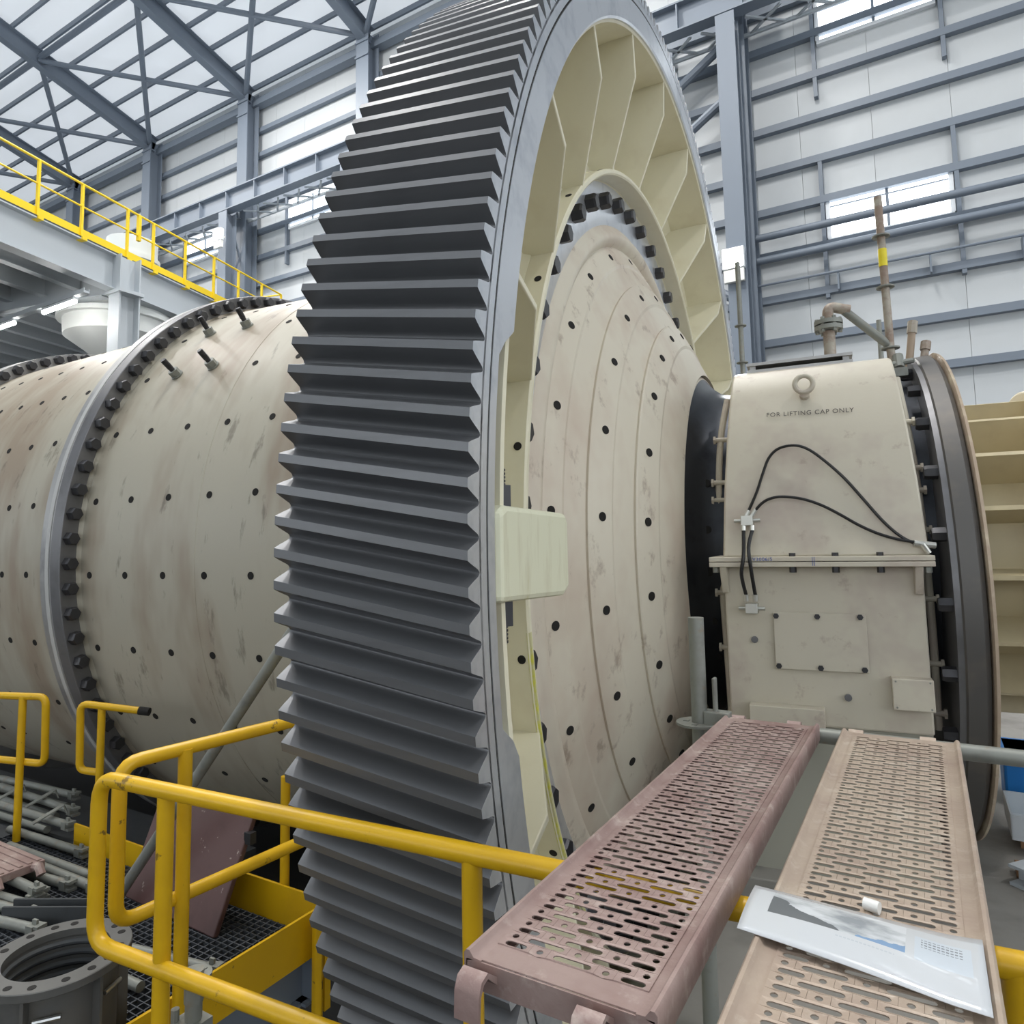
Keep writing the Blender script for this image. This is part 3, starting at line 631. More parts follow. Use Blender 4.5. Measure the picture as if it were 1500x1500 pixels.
# stencilled lettering
def text(body, size, m_, name, parent, M_, sx=1.0):
    cu = bpy.data.curves.new(name, 'FONT'); cu.body = body; cu.size = size; cu.extrude = 0.0006; cu.align_x = 'CENTER'; cu.align_y = 'CENTER'; cu.space_character = 1.12
    to = bpy.data.objects.new(name, cu); COL.objects.link(to)
    dg = bpy.context.evaluated_depsgraph_get(); me = bpy.data.meshes.new_from_object(to.evaluated_get(dg))
    bpy.data.objects.remove(to)
    me.materials.clear(); me.materials.append(m_)
    o = bpy.data.objects.new(name, me); COL.objects.link(o); o.parent = parent; o.matrix_basis = M_ @ Matrix.Diagonal((sx, 1, 1, 1)); return o
ta = math.atan2(4.66-4.56, 0.90-0.62)
text('FOR LIFTING CAP ONLY', 0.042, ink_m, 'stencil_lettering', BH, Matrix.Translation(B(-0.062, 4.597, 0.76)) @ Matrix.Rotation(radians(1.5), 4, 'Y') @ Matrix.Rotation(pi/2-ta, 4, 'X'), 0.98)
text('V3006/5', 0.03, blueink_m, 'marker_note', BH, Matrix.Translation(B(-0.36, 4.379, -0.127)) @ Matrix.Rotation(pi/2, 4, 'X'), 1.0)
MB().box(-0.09, -0.087, 4.3785+OY, 4.38+OY, -0.165+OZ, -0.115+OZ).box(-0.08, -0.077, 4.3785+OY, 4.38+OY, -0.165+OZ, -0.115+OZ).build('marker_note', blueink_m, BH, sharp=0)
# hydraulic hoses and blocks
def smooth_path(pts, n=6):
    pts = [Vector(p) for p in pts]; out = []
    for i in range(len(pts)-1):
        p0 = pts[max(i-1, 0)]; p1 = pts[i]; p2 = pts[i+1]; p3 = pts[min(i+2, len(pts)-1)]
        for k in range(n):
            t = k/n; out.append(0.5*((2*p1)+(p2-p0)*t+(2*p0-5*p1+4*p2-p3)*t*t+(3*p1-p0-3*p2+p3)*t**3))
    out.append(pts[-1]); return out
def yf(z): return 4.47+0.09*max(0, z) if z < 0.6 else 4.5
h1p = [(-0.437, 0.155), (-0.381, 0.276), (-0.34, 0.391), (-0.301, 0.485), (-0.243, 0.539), (-0.155, 0.55), (-0.077, 0.52), (0.011, 0.442), (0.107, 0.337), (0.2, 0.207), (0.29, 0.08), (0.369, -0.004), (0.44, -0.05)]
h2p = [(-0.395, 0.16), (-0.352, 0.206), (-0.303, 0.233), (-0.236, 0.242), (-0.131, 0.226), (-0.029, 0.186), (0.069, 0.127), (0.165, 0.062), (0.259, 0.012), (0.352, -0.021), (0.44, -0.04)]
MB().tube(smooth_path([B(x, yf(z)-0.02-0.02*(i in (5, 6, 7)), z) for i, (x, z) in enumerate(h1p)]), 0.0085, 8).build('hose', hose_m, BH)
MB().tube(smooth_path([B(x, 4.435, z) for x, z in h2p]), 0.0085, 8).build('hose', hose_m, BH)
for pts in ([(-0.461, 0.045), (-0.463, -0.1), (-0.480, -0.214), (-0.466, -0.335)], [(-0.411, 0.045), (-0.432, -0.058), (-0.423, -0.2), (-0.413, -0.335)]):
    MB().tube(smooth_path([B(x, 4.36 if -0.25 < z < -0.02 else 4.41, z) for x, z in pts]), 0.011, 8).build('hose', hose_m, BH)
    for (x, z), z2 in ((pts[0], 0.075), (pts[-1], -0.375)):
        MB().tube([B(x, 4.41, z), B(x, 4.415, z2)], 0.0155, 10).build('hose_fitting', fit_m, BH)
for zc, yy in ((0.105, 4.42), (-0.42, 4.44)):
    MB().box(-0.475, -0.405, yy-0.02+OY, yy+0.07+OY, zc-0.03+OZ, zc+0.03+OZ).build('manifold_block', fit_m, BH, sharp=0, bevel=0.004)
    MB().tube([B(-0.515, yy+0.01, zc), B(-0.365, yy+0.01, zc)], 0.012, 8).build('manifold_plug', fit_m, BH)
for (xa, za), (xb, zb2) in (((-0.437, 0.155), (-0.452, 0.12)), ((-0.395, 0.16), (-0.418, 0.125))):
    MB().tube([B(xa+0.008, 4.44, za+0.012), B(xb, 4.43, zb2)], 0.013, 8).build('hose_fitting', fit_m, BH)
MB().tube([B(0.43, 4.43, -0.045), B(0.535, 4.45, -0.06)], 0.018, 10).tube([B(0.47, 4.43, -0.05), B(0.50, 4.44, -0.10)], 0.016, 10).build('hose_fitting', fit_m, BH)
# seal rods with clamp lugs on both sides
for sx, path, lug in ((1, [(0.455, 5.0, 1.0), (0.485, 4.93, 0.7), (0.51, 4.9, 0.4), (0.525, 4.86, 0.05), (0.535, 4.86, -0.38), (0.537, 4.87, -0.76), (0.535, 4.9, -1.15)], (0.70, 0.41, 0.27, 0.03, -0.38, -0.76, -1.05)),
                      (-1, [(-0.60, 5.1, 0.98), (-0.64, 4.98, 0.7), (-0.66, 4.92, 0.38), (-0.668, 4.9, 0.01), (-0.665, 4.9, -0.36), (-0.655, 4.9, -0.72), (-0.645, 4.9, -1.15)], (0.68, 0.38, 0.26, 0.01, -0.36, -0.72))):
    MB().tube(smooth_path([B(*p) for p in path]), 0.022, 10).build('seal_rod', house_m, BH)
    for z in lug:
        for i in range(len(path)-1):
            if path[i][2] >= z >= path[i+1][2]:
                t = (path[i][2]-z)/(path[i][2]-path[i+1][2]); p = Vector(path[i]).lerp(Vector(path[i+1]), t)
        MB().tube([B(p.x-sx*0.06, p.y-0.01, z), B(p.x+sx*0.045, p.y-0.02, z)], 0.017, 10).tube([B(p.x+sx*0.03, p.y-0.02, z), B(p.x+sx*0.045, p.y-0.02, z)], 0.03, 6).build('clamp_lug', house_m, BH)
# frame on top of the cap
MB().box(-0.46, 0.22, 5.12+OY, 5.16+OY, 1.16+OZ, 1.185+OZ).box(-0.46, 0.22, 5.12+OY, 5.6+OY, 1.215+OZ, 1.235+OZ).box(-0.44, -0.40, 5.14+OY, 5.5+OY, 1.15+OZ, 1.22+OZ).box(0.16, 0.20, 5.14+OY, 5.5+OY, 1.15+OZ, 1.22+OZ).build('top_hatch', flange_l, BH, sharp=0)
# oil pipe with flange and elbow on the cap
pp = thing('oil_pipe', 'pale pipe with bolted flange and elbow rising from the bearing cap', 'pipe', TM @ Matrix.Translation((0.09, 5.4, 1.2)))
MB().tube([(0, 0, -0.02), (0, 0, 0.27)], 0.040, 14).build('riser', stdpole_m, pp)
for z in (0.275, 0.315): MB().zrev([(0.0, z), (0.095, z), (0.095, z+0.03), (0.0, z+0.03)], 24, closed=False).build('pipe_flange', galv_m, pp, sharp=30)
for k in range(6):
    hexz(0.014, 0.11, galv_m, 'flange_bolt', pp, (0.075*cos(k*pi/3), 0.075*sin(k*pi/3), 0.255))
MB().tube(fillet([(0, 0, 0.34), (0, 0, 0.455), (0.14, 0.05, 0.42)], 0.06), 0.037, 14).build('elbow', stdpole_m, pp)
MB().tube([(0.09, 0.035, 0.435), (0.40, 0.16, 0.14)], 0.030, 12).build('branch', galv_m, pp)

# ------------------------------------------------------------------ feed end: dark disc, tan ring, ribbed chute
FE = thing('feed_end_ring', 'dark worn steel ring with black bolts between the bearing housing and the tan chute', 'ring', TM @ Matrix.Translation((0.7, GY, -0.37)))
def D(prof): return [(x-0.7, R) for x, R in prof]
MB().rev(D([(0.63, 1.10), (0.63, 1.675), (0.638, 1.69), (0.72, 1.70), (0.745, 1.68), (0.75, 1.65), (0.75, 1.10)]), 128).build('disc', disc_m, FE, sharp=18)
MB().rev(D([(0.60, 1.05), (0.60, 1.665), (0.63, 1.67), (0.63, 1.05)]), 128)  .build('dark_face', flange_m, FE, sharp=40)
cb = hexhead(0.042, -0.01, 0.07, bolt_m, 'ring_bolt', FE)
ring(cb, FE, -0.10, 1.595, 26, -0.45, lambda a: -70 < a < 120, flip=True)
MB().rev(D([(0.755, 1.2), (0.755, 1.70), (0.762, 1.712), (0.778, 1.705), (0.778, 1.2)]), 128).build('tan_rim', rust_m, FE, sharp=40)
CH = thing('feed_chute', 'tan painted feed chute drum with horizontal stiffener plates and rounded flange', 'chute', TM @ Matrix.Translation((1.1, GY, -0.15)))
MB().rev([(-0.31, 0.4), (-0.31, 0.82), (0.30, 0.82), (0.30, 0.4)], 64).build('drum', tan_m, CH)
MB().rev([(0.20, 0.5), (0.20, 1.14), (0.21, 1.16), (0.25, 1.16), (0.26, 1.14), (0.26, 0.5)], 96).build('flange', tan_m, CH, sharp=40)
rp = MB().box(-0.30, 0.20, -1.10, -0.80, -0.014, 0.014).build('stiffener', tan_m, CH, sharp=0)
fst = True
for a in (95, 75, 55, 36, 16, -6, -28, -52, -75):
    if fst: rp.matrix_basis = RX(a); fst = False
    else: inst(rp, RX(a), CH)
# ------------------------------------------------------------------ scaffold around the bearing
def rosette(parent, M_, r=0.06):
    b = MB().zrev([(0.022, -0.005), (r, -0.005), (r, 0.005), (0.022, 0.005)], 20)
    for k in range(4): b.box(*(sorted((cos(k*pi/2)*r*0.55-0.012, cos(k*pi/2)*r*0.55+0.012))), *(sorted((sin(k*pi/2)*r*0.55-0.012, sin(k*pi/2)*r*0.55+0.012))), -0.008, 0.008)
    o = b.build('rosette', galv_m, parent, sharp=30); o.matrix_basis = M_; return o
def pole(label, M_, z0, z1, r, ros, m_=stdpole_m, tape=None, lean=(0, 0)):
    t = thing('scaffold_pole', label, 'scaffold pole', M_ @ Matrix.Translation((0, 0, z0)))
    MB().tube([(0, 0, 0), (lean[0], lean[1], z1-z0)], r, 12).build('tube', m_, t)
    for z in ros:
        f_ = (z-z0)/(z1-z0); rosette(t, Matrix.Translation((lean[0]*f_, lean[1]*f_, z-z0)))
    if tape:
        f_ = (tape-z0)/(z1-z0); MB().tube([(lean[0]*f_, lean[1]*f_, tape-z0-0.065), (lean[0]*f_, lean[1]*f_, tape-z0+0.065)], r*1.08, 12).build('yellow_tape', tape_m, t)
    return t
pole('tall rusty scaffold pole with yellow tape band beside the bearing cap', TM @ Matrix.Translation((0.525, 5.55, 0)), -2.1, 2.46, 0.027, (1.33, 1.78, 2.16), tape=2.0, lean=(-0.055, 0))
t = pole('pale scaffold pole standing between the girth gear and the bearing cap', TM @ Matrix.Translation((-0.72, 7.6, 0)), -2.1, 2.95, 0.026, (1.85, 2.25), galv_m)
t = pole('thin scaffold pole behind the oil pipe on the bearing', TM @ Matrix.Translation((0.60, 7.9, 0)), -2.1, 2.2, 0.024, (1.75,), galv_m)
for k, (p, q_, lab) in enumerate((((0.58, 5.75, 1.0), (0.66, 5.80, 1.56), 'rusty scaffold stub leaning next to the taped pole'), ((0.66, 5.72, 1.0), (0.735, 5.8, 1.40), 'short dark-ended scaffold stub above the steel ring'))):
    t = thing('scaffold_stub', lab, 'scaffold tube', TM @ Matrix.Translation(p))
    d = Vector(q_)-Vector(p)
    MB().tube([(0, 0, 0), tuple(d)], 0.026, 12).build('tube', rust_m if k == 0 else stdpole_m, t)
    MB().tube([tuple(d*0.86), tuple(d*1.02)], 0.034, 8).build('end_clamp', stdpole_m, t)
# clamp cluster by the seal
q = MB().tube([(0, 0, 0), (0, 0.05, 0.1)], 0.035, 10).tube([(-0.06, 0, 0.03), (0.09, 0.02, 0.05)], 0.02, 8).box(-0.05, 0.05, -0.03, 0.03, -0.06, 0.0).build('scaffold_clamp', galv_m, sharp=30); q.matrix_world = TM @ Matrix.Translation((0.52, 5.46, 1.16))
tag(q, 'grey swivel scaffold clamp gripping the taped pole', 'clamp')
# near standard with rosette and ledger
ST = thing('scaffold_pole', 'light grey scaffold pole stub with rosette at the board ends, near the head', 'scaffold pole', up_m(-0.905, 3.10, -2.1))
MB().tube([(0, 0, 0), (0.008, 0, 1.755)], 0.034, 16).build('tube', galv_m, ST)
rosette(ST, Matrix.Translation((0, 0, 1.30)), 0.095)
MB().box(0.03, 0.14, -0.03, 0.03, 1.26, 1.36).box(0.07, 0.085, -0.02, 0.02, 1.2, 1.50).build('wedge_head', galv_m, ST, sharp=0, bevel=0.006)
LG = MB().tube([(0, 0, 0), (2.4, 0, 0)], 0.030, 14).build('scaffold_ledger', galv_m); LG.location = (-0.80, 3.14, H-0.805)
tag(LG, 'horizontal grey scaffold ledger tube under the far ends of both boards', 'scaffold tube')

# ------------------------------------------------------------------ perforated boards
def board(label, x0, x1, y0, y1, zt, m_):
    W = x1-x0; Lb = y1-y0
    t = thing('scaffold_board', label, 'scaffold board', up_m(x0, y0, zt))
    mg = (W-0.30)/2
    d = MB(); rp_ = 0.02575; n = int((Lb-0.10)/rp_); ys = (Lb-n*rp_)/2
    th = [radians(a) for a in (-90, -45, 0, 45, 90)]
    def cell(xa, xb, ya, yb, hx0, hx1, r):
        yc = (ya+yb)/2; inner = []; outer = []
        for a in th:
            inner.append((hx1-r+r*cos(a), yc+r*sin(a)))
            outer.append({-90: (hx1-r, ya), -45: (xb, ya), 0: (xb, yc), 45: (xb, yb), 90: (hx1-r, yb)}[round(math.degrees(a))])
        for a in th:
            inner.append((hx0+r-r*cos(a), yc-r*sin(a)))
            outer.append({-90: (hx0+r, yb), -45: (xa, yb), 0: (xa, yc), 45: (xa, ya), 90: (hx0+r, ya)}[round(math.degrees(a))])
        N = len(inner); v = [(*p, 0) for p in outer]+[(*p, -0.0015) for p in inner]
        d.add(v, [(i, (i+1) % N, N+(i+1) % N, N+i) for i in range(N)])
    for k in range(n):
        ya = ys+k*rp_; yb = ya+rp_
        if k % 2 == 0:
            cs = [(0, 0.0655, 0.010, 0.056, 0.0082), (0.0655, 0.1025, 0.0768, 0.0912, 0.0078), (0.1025, 0.1975, 0.112, 0.188, 0.0082), (0.1975, 0.2345, 0.2088, 0.2232, 0.0078), (0.2345, 0.30, 0.244, 0.290, 0.0082)]
        else:
            cs = [(0, 0.0365, 0.0108, 0.0252, 0.0078), (0.0365, 0.1315, 0.046, 0.122, 0.0082), (0.1315, 0.1685, 0.1428, 0.1572, 0.0078), (0.1685, 0.2635, 0.178, 0.254, 0.0082), (0.2635, 0.30, 0.2748, 0.2892, 0.0078)]
        for a, b, h0_, h1_, r in cs: cell(mg+a, mg+b, ya, yb, mg+h0_, mg+h1_, r)
    d.add([(mg, 0.004, 0), (W-mg, 0.004, 0), (W-mg, ys, 0), (mg, ys, 0), (mg, ys+n*rp_, 0), (W-mg, ys+n*rp_, 0), (W-mg, Lb-0.004, 0), (mg, Lb-0.004, 0)], [(0, 1, 2, 3), (4, 5, 6, 7)])
    dk = d.build('deck', m_, t, sharp=0, fixn=True)
    so = dk.modifiers.new('thickness', 'SOLIDIFY'); so.thickness = 0.0025; so.offset = -1
    for s_ in (0, 1):
        pr = [(0, -0.052), (-0.001, 0.006), (0.004, 0.012), (0.011, 0.012), (0.016, 0.006), (0.020, 0.001), (mg+0.001, 0.0), (mg+0.001, -0.003), (0.020, -0.003), (0.006, -0.006), (0.005, -0.048), (0.022, -0.048), (0.022, -0.052)]
        if s_: pr = [(W-a, b) for a, b in pr]
        MB().prism(pr, 0, Lb, 'y').build('side_channel', m_, t, sharp=50)
    for y in (0, Lb-0.004): MB().box(0.004, W-0.004, y, y+0.004, -0.052, -0.003).build('end_plate', m_, t, sharp=0)
    hk = [(0.0, -0.012), (0.030, 0.010), (0.050, 0.004), (0.060, -0.016), (0.062, -0.062), (0.056, -0.064), (0.053, -0.020), (0.044, -0.004), (0.030, 0.0), (0.0, -0.026)]
    for yv, sg in ((0, -1), (Lb, 1)):
        for xc in (0.045, W-0.10):
            MB().prism([(yv+sg*a, b-0.006) for a, b in hk], xc-0.026, xc+0.026).build('hook', m_, t, sharp=50)
    return t
board('reddish rusty perforated steel scaffold board with bare deck', -0.785, -0.415, 1.125, 3.10, -0.76, plank_m)
board('tan dusty perforated steel scaffold board with the leaflet lying on it', -0.328, 0.060, 0.93, 3.07, -0.76, plank2_m)

# leaflet
def leaflet():
    M_ = bpy.data.materials.new('leaflet_print'); M_.use_nodes = True; nt = M_.node_tree; N = nt.nodes; K = nt.links; b = N['Principled BSDF']
    b.inputs['Roughness'].default_value = 0.22; b.inputs['Coat Weight'].default_value = 0.4
    uv = N.new('ShaderNodeUVMap'); sp = N.new('ShaderNodeSeparateXYZ'); K.new(uv.outputs[0], sp.inputs[0])
    def mth(op, a, c, d=None):
        n = N.new('ShaderNodeMath'); n.operation = op
        for i, x in enumerate((a, c, d)):
            if x is None: continue
            if isinstance(x, (int, float)): n.inputs[i].default_value = x
            else: K.new(x, n.inputs[i])
        return n.outputs[0]
    u, v = sp.outputs[0], sp.outputs[1]
    def boxm(u0, u1, v0, v1):
        return mth('MULTIPLY', mth('MULTIPLY', mth('GREATER_THAN', u, u0), mth('LESS_THAN', u, u1)), mth('MULTIPLY', mth('GREATER_THAN', v, v0), mth('LESS_THAN', v, v1)))
    nz = N.new('ShaderNodeTexNoise'); nz.inputs['Scale'].default_value = 5; nz.inputs['Detail'].default_value = 6; K.new(uv.outputs[0], nz.inputs['Vector'])
    nb = mth('MULTIPLY', mth('SUBTRACT', nz.outputs[0], 0.5), 0.35)
    col = None
    def over(prev, mask, c):
        x = N.new('ShaderNodeMix'); x.data_type = 'RGBA'; K.new(mask, x.inputs[0])
        if prev is None: x.inputs[6].default_value = (0.60, 0.625, 0.65, 1)
        else: K.new(prev, x.inputs[6])
        if isinstance(c, tuple): x.inputs[7].default_value = (*c, 1)
        else: K.new(c, x.inputs[7])
        return x.outputs[2]
    pic = boxm(0.11, 0.70, 0.42, 0.90)
    rmp = N.new('ShaderNodeValToRGB'); rmp.color_ramp.elements[0].color = (0.30, 0.33, 0.36, 1); rmp.color_ramp.elements[1].color = (0.68, 0.71, 0.74, 1); rmp.color_ramp.elements[0].position = 0.35; rmp.color_ramp.elements[1].position = 0.6
    K.new(nz.outputs[0], rmp.inputs[0])
    col = over(col, pic, rmp.outputs[0])
    hill = mth('MULTIPLY', pic, mth('LESS_THAN', mth('ADD', v, nb), mth('SUBTRACT', 0.92, mth('MULTIPLY', u, 1.15))))
    col = over(col, hill, (0.13, 0.145, 0.16))
    blu = mth('MULTIPLY', boxm(0.48, 0.70, 0.42, 0.55), mth('LESS_THAN', mth('ADD', v, nb), mth('ADD', 0.12, mth('MULTIPLY', u, 0.6))))
    col = over(col, blu, (0.20, 0.33, 0.52))
    col = over(col, boxm(0.735, 0.95, 0.38, 0.78), (0.60, 0.66, 0.72))
    ln = mth('LESS_THAN', mth('FRACT', mth('MULTIPLY', v, 22), 0), 0.45)
    wd = mth('GREATER_THAN', mth('FRACT', mth('MULTIPLY', u, 60), 0), 0.3)
    col = over(col, mth('MULTIPLY', mth('MULTIPLY', boxm(0.76, 0.92, 0.60, 0.74), ln), wd), (0.28, 0.30, 0.33))
    col = over(col, mth('MULTIPLY', boxm(0.42, 0.66, 0.33, 0.35), wd), (0.50, 0.54, 0.58))
    col = over(col, mth('MULTIPLY', boxm(0.10, 0.40, 0.925, 0.94), wd), (0.45, 0.48, 0.52))
    K.new(col, b.inputs['Base Color'])
    c = [Vector((-0.36, 1.43)), Vector((0.043, 1.352)), Vector((0.043, 1.60)), Vector((-0.362, 1.61))]
    cen = (c[0]+c[1]+c[2]+c[3])/4
    nu, nv = 24, 10; v_ = []; uvs = []
    for j in range(nv+1):
        for i in range(nu+1):
            a, bb = i/nu, j/nv
            p = c[0].lerp(c[1], a).lerp(c[3].lerp(c[2], a), bb)-cen
            z = 0.0015+0.010*(1-(2*bb-1)**2)*(0.4+0.6*sin(pi*a))+0.004*sin(3*a+2*bb)+0.012*max(0, a-0.86)/0.14*(0.4)
            v_.append((p.x, p.y, z)); uvs.append((a, bb))
    f = [(j*(nu+1)+i, j*(nu+1)+i+1, (j+1)*(nu+1)+i+1, (j+1)*(nu+1)+i) for j in range(nv) for i in range(nu)]
    o = MB().add(v_, f).build('leaflet', M_, sharp=60)
    ul = o.data.uv_layers.new(name='UVMap')
    for lp in o.data.loops: ul.data[lp.index].uv = uvs[lp.vertex_index]
    s_ = o.modifiers.new('thickness', 'SOLIDIFY'); s_.thickness = 0.0012; s_.offset = 1
    o.location = (cen.x, cen.y, H-0.747)
    tag(o, 'glossy white printed leaflet with a grey landscape picture, lying on the tan board', 'leaflet')
leaflet()
q = MB().tube([(0, 0, 0), (0.028, -0.008, 0)], 0.012, 14).build('paper_roll', white_m); q.location = (-0.155, 1.648, H-0.747)
tag(q, 'small white plastic roll behind the leaflet on the tan board', 'roll')

# ------------------------------------------------------------------ yellow guard rails in front
TR = 0.028
def rail(label, loops, posts, group=None, TR=TR):
    """loops: list of (points, name, radius)"""
    p0 = loops[0][0][0]
    t = thing('guard_rail', label, 'handrail', up_m(p0[0], p0[1], -2.02), group=group)
    L = lambda p: (p[0]-p0[0], p[1]-p0[1], p[2]+2.02)
    for pts, nm, fr in loops:
        MB().tube(fillet([L(p) for p in pts], fr), TR, 14).build(nm, yellow_m, t)
    for (x, y, z0, z1) in posts:
        MB().tube([L((x, y, z0)), L((x, y, z1))], TR*1.02, 14).build('post', yellow_m, t)
    return t
def fr(x): return 1.555+(x+2.35)*(1.645-1.555)/(2.35-1.12)
rail('yellow guard rail running across in front of the gear teeth, with rounded end loop',
     [([(0.6, fr(0.6), -0.84), (-2.70, fr(-2.70)-0.01, -0.84), (-2.70, fr(-2.70)-0.01, -1.425), (0.6, fr(0.6)-0.01, -1.425)], 'rail_loop', 0.09)],
     [(-2.35, fr(-2.35), -2.6, -0.84), (-1.12, fr(-1.12), -2.6, -0.84), (0.1, fr(0.1), -2.6, -0.84)])
rail('yellow guard rail running back from the corner beside the grating',
     [([(-2.62, 2.95, -0.84), (-2.785, 1.645, -0.84), (-2.785, 1.645, -1.44), (-2.70, 2.95, -1.44)], 'rail_loop', 0.08)],
     [(-2.745, 1.90, -2.02, -0.84), (-2.65, 2.9, -2.02, -0.84)])
rail('yellow rail loop with round end beside the drum flange, partly out of view',
     [([(-6.9, 2.12, -1.02), (-5.46, 2.67, -1.03), (-5.48, 2.69, -1.50), (-6.9, 2.15, -1.42)], 'rail_loop', 0.06)], [(-5.63, 2.60, -2.02, -1.03)], TR=0.025)
b5 = rail('yellow rail loop with open black pipe end beside the drum', [([(-4.66, 2.87, -1.085), (-5.00, 2.665, -1.03), (-5.01, 2.68, -1.47), (-4.89, 2.75, -1.49)], 'rail_loop', 0.05)], [(-4.885, 2.745, -2.02, -1.05)], TR=0.024)
MB().tube([(0, 0, 0.935), (0.06, 0.036, 0.925)], 0.027, 14).build('pipe_end', hole_m, b5)

# grating platform
GP = thing('grating_platform', 'steel grating walkway with yellow kick plates beside the girth gear', 'platform', up_m(-4.6, 2.0, -2.02))
gx0, gx1, gy0, gy1 = -1.2, 1.78, -0.95, 0.76
g = MB(); y = gy0
while y < gy1: g.box(gx0, gx1, y-0.0025, y+0.0025, -0.035, 0); y += 0.034
x = gx0
while x < gx1: g.box(x-0.004, x+0.004, gy0, gy1, -0.012, -0.002); x += 0.05
q = g.build('grating', grate_m, GP, sharp=0); q['kind'] = 'stuff'
MB().box(1.78, 1.795, gy0, gy1+0.02, -0.05, 0.17).build('kick_plate', yellow_m, GP, sharp=0)
MB().box(0.6, 1.78, gy1, gy1+0.015, -0.05, 0.19).build('kick_plate', yellow_m, GP, sharp=0)
MB().box(-0.6, 0.4, gy1, gy1+0.015, -0.05, 0.14).build('kick_plate', yellow_m, GP, sharp=0)
MB().ibeam((1.70, gy0, -0.16), (1.70, gy1, -0.16), 0.1, 0.24, 0.01).build('edge_beam', steel_m, GP, sharp=0)
MB().ibeam((-3.0, gy1-0.06, -0.16), (1.78, gy1-0.06, -0.16), 0.1, 0.24, 0.01).build('edge_beam', steel_m, GP, sharp=0)
MB().tube([(1.45, gy1+0.04, -0.02), (1.45, gy1+0.04, 0.75)], 0.026, 12).build('post', yellow_m, GP)
MB().box(1.80, 1.86, gy1-0.06, gy1-0.02, -0.30, 0.0).tube([(1.85, gy1-0.10, -0.30), (1.85, gy1-0.10, 0.14)], 0.028, 12).build('post_bracket', yellow_m, GP, sharp=30)
MB().box(-4.0, gx0, gy0-0.3, 1.35, -0.05, -0.01).box(gx0, 0.55, gy1+0.02, 1.35, -0.05, -0.01).build('plate_deck', darkplate_m, GP, sharp=0)
for x in (-3.5, -0.5, 1.6): MB().ibeam((x, 0.5, -3.48), (x, 0.5, -0.05), 0.2, 0.2, 0.012, (0, 1, 0)).build('leg', steel_m, GP, sharp=0)
# rosette pole with coupler near the front rail
t = thing('scaffold_pole', 'galvanised scaffold pole with rosette and coupler below the near yellow rail', 'scaffold pole', up_m(-2.43, 1.74, -H))
MB().tube([(0, 0, 0), (0, 0, 3.86)], 0.030, 14).build('tube', galv_m, t)
rosette(t, Matrix.Translation((0, 0, 3.93)), 0.062)
MB().box(-0.06, 0.05, -0.045, 0.045, 3.72, 3.78).tube([(-0.05, -0.04, 3.68), (-0.05, -0.04, 3.82)], 0.015, 8).tube([(0, 0, 3.84), (0, 0, 3.95)], 0.034, 12).build('coupler', galv_m, t, sharp=30)

# flanged spool on the grating
SP = thing('pipe_spool', 'grey cast flanged pipe spool with ribbed bore standing on the grating', 'pipe fitting', up_m(-3.10, 1.60, -2.02))
MB().zrev([(0.185, 0.385), (0.262, 0.385), (0.265, 0.388), (0.265, 0.415), (0.262, 0.418), (0.185, 0.418)], 64).build('top_flange', spool_m, SP, sharp=30)
MB().zrev([(0.185, 0.0), (0.262, 0.0), (0.262, 0.03), (0.185, 0.03)], 64).build('bottom_flange', spool_m, SP, sharp=30)
MB().zrev([(0.185, 0.02), (0.215, 0.02), (0.215, 0.39), (0.185, 0.39)], 64).build('barrel', spool_m, SP, sharp=30)
bl = MB()
for j in range(9): bl.zrev([(0.186, 0.03+j*0.04), (0.176, 0.04+j*0.04), (0.176, 0.048+j*0.04), (0.186, 0.058+j*0.04)], 48)
bl.build('bore_ribs', darkplate_m, SP, sharp=30)
hd = None
for k in range(16):
    a = 2*pi*k/16+(0.05 if k % 3 == 0 else -0.03)
    b = MB(); b.add([(0.015*cos(2*pi*j/12), 0.015*sin(2*pi*j/12), z) for z in (0.4195, 0.40) for j in range(12)], [tuple(range(12))]+[(j, (j+1) % 12, 12+(j+1) % 12, 12+j) for j in range(12)])
    o = b.build('bolt_hole', hole_m, SP, sharp=30) if hd is None else hd.copy()
    if hd is None: hd = o
    else: COL.objects.link(o)
    o.location = (0.228*cos(a), 0.228*sin(a), 0)
for k in range(6):
    a = pi/3*k-0.9
    o = MB().box(0.205, 0.255, -0.006, 0.006, 0.03, 0.386).build('rib', spool_m, SP, sharp=0); o.rotation_euler = (0, 0, a)
    o = MB().tube([(0.235, -0.03, 0.30), (0.235, 0.06, 0.30)], 0.009, 8).build('bolt', zinc_m, SP); o.rotation_euler = (0, 0, a+0.25)

# leaning maroon panel and brace pipe
pn = thing('maroon_panel', 'paint-spattered maroon steel panel leaning on the grating behind the yellow rail', 'panel', up_m(-3.72, 2.54, -2.02))
b = MB(); nrm = Vector((0, -0.94, 0.34))
cs = [Vector((-0.44, -0.03, 0.0)), Vector((0.40, -0.06, 0.0)), Vector((0.45, 0.14, 0.55)), Vector((-0.40, 0.17, 0.57))]
b.add([*cs, *[p-nrm*0.035 for p in cs]], [(0, 1, 2, 3), (7, 6, 5, 4), (0, 4, 5, 1), (1, 5, 6, 2), (2, 6, 7, 3), (3, 7, 4, 0)]).build('sheet', maroon_m, pn, sharp=0, bevel=0.008)
MB().box(0.43, 0.48, 0.10, 0.14, 0.42, 0.48).build('corner_lug', bolt_m, pn, sharp=0)
q = MB().tube([(0, 0, 0), (1.45, 0.17, 1.80)], 0.030, 14).build('brace_pipe', galv_m); q.location = (-4.12, 2.43, H-2.0)
tag(q, 'long pale grey pipe leaning diagonally against the mill past the maroon panel', 'pipe')
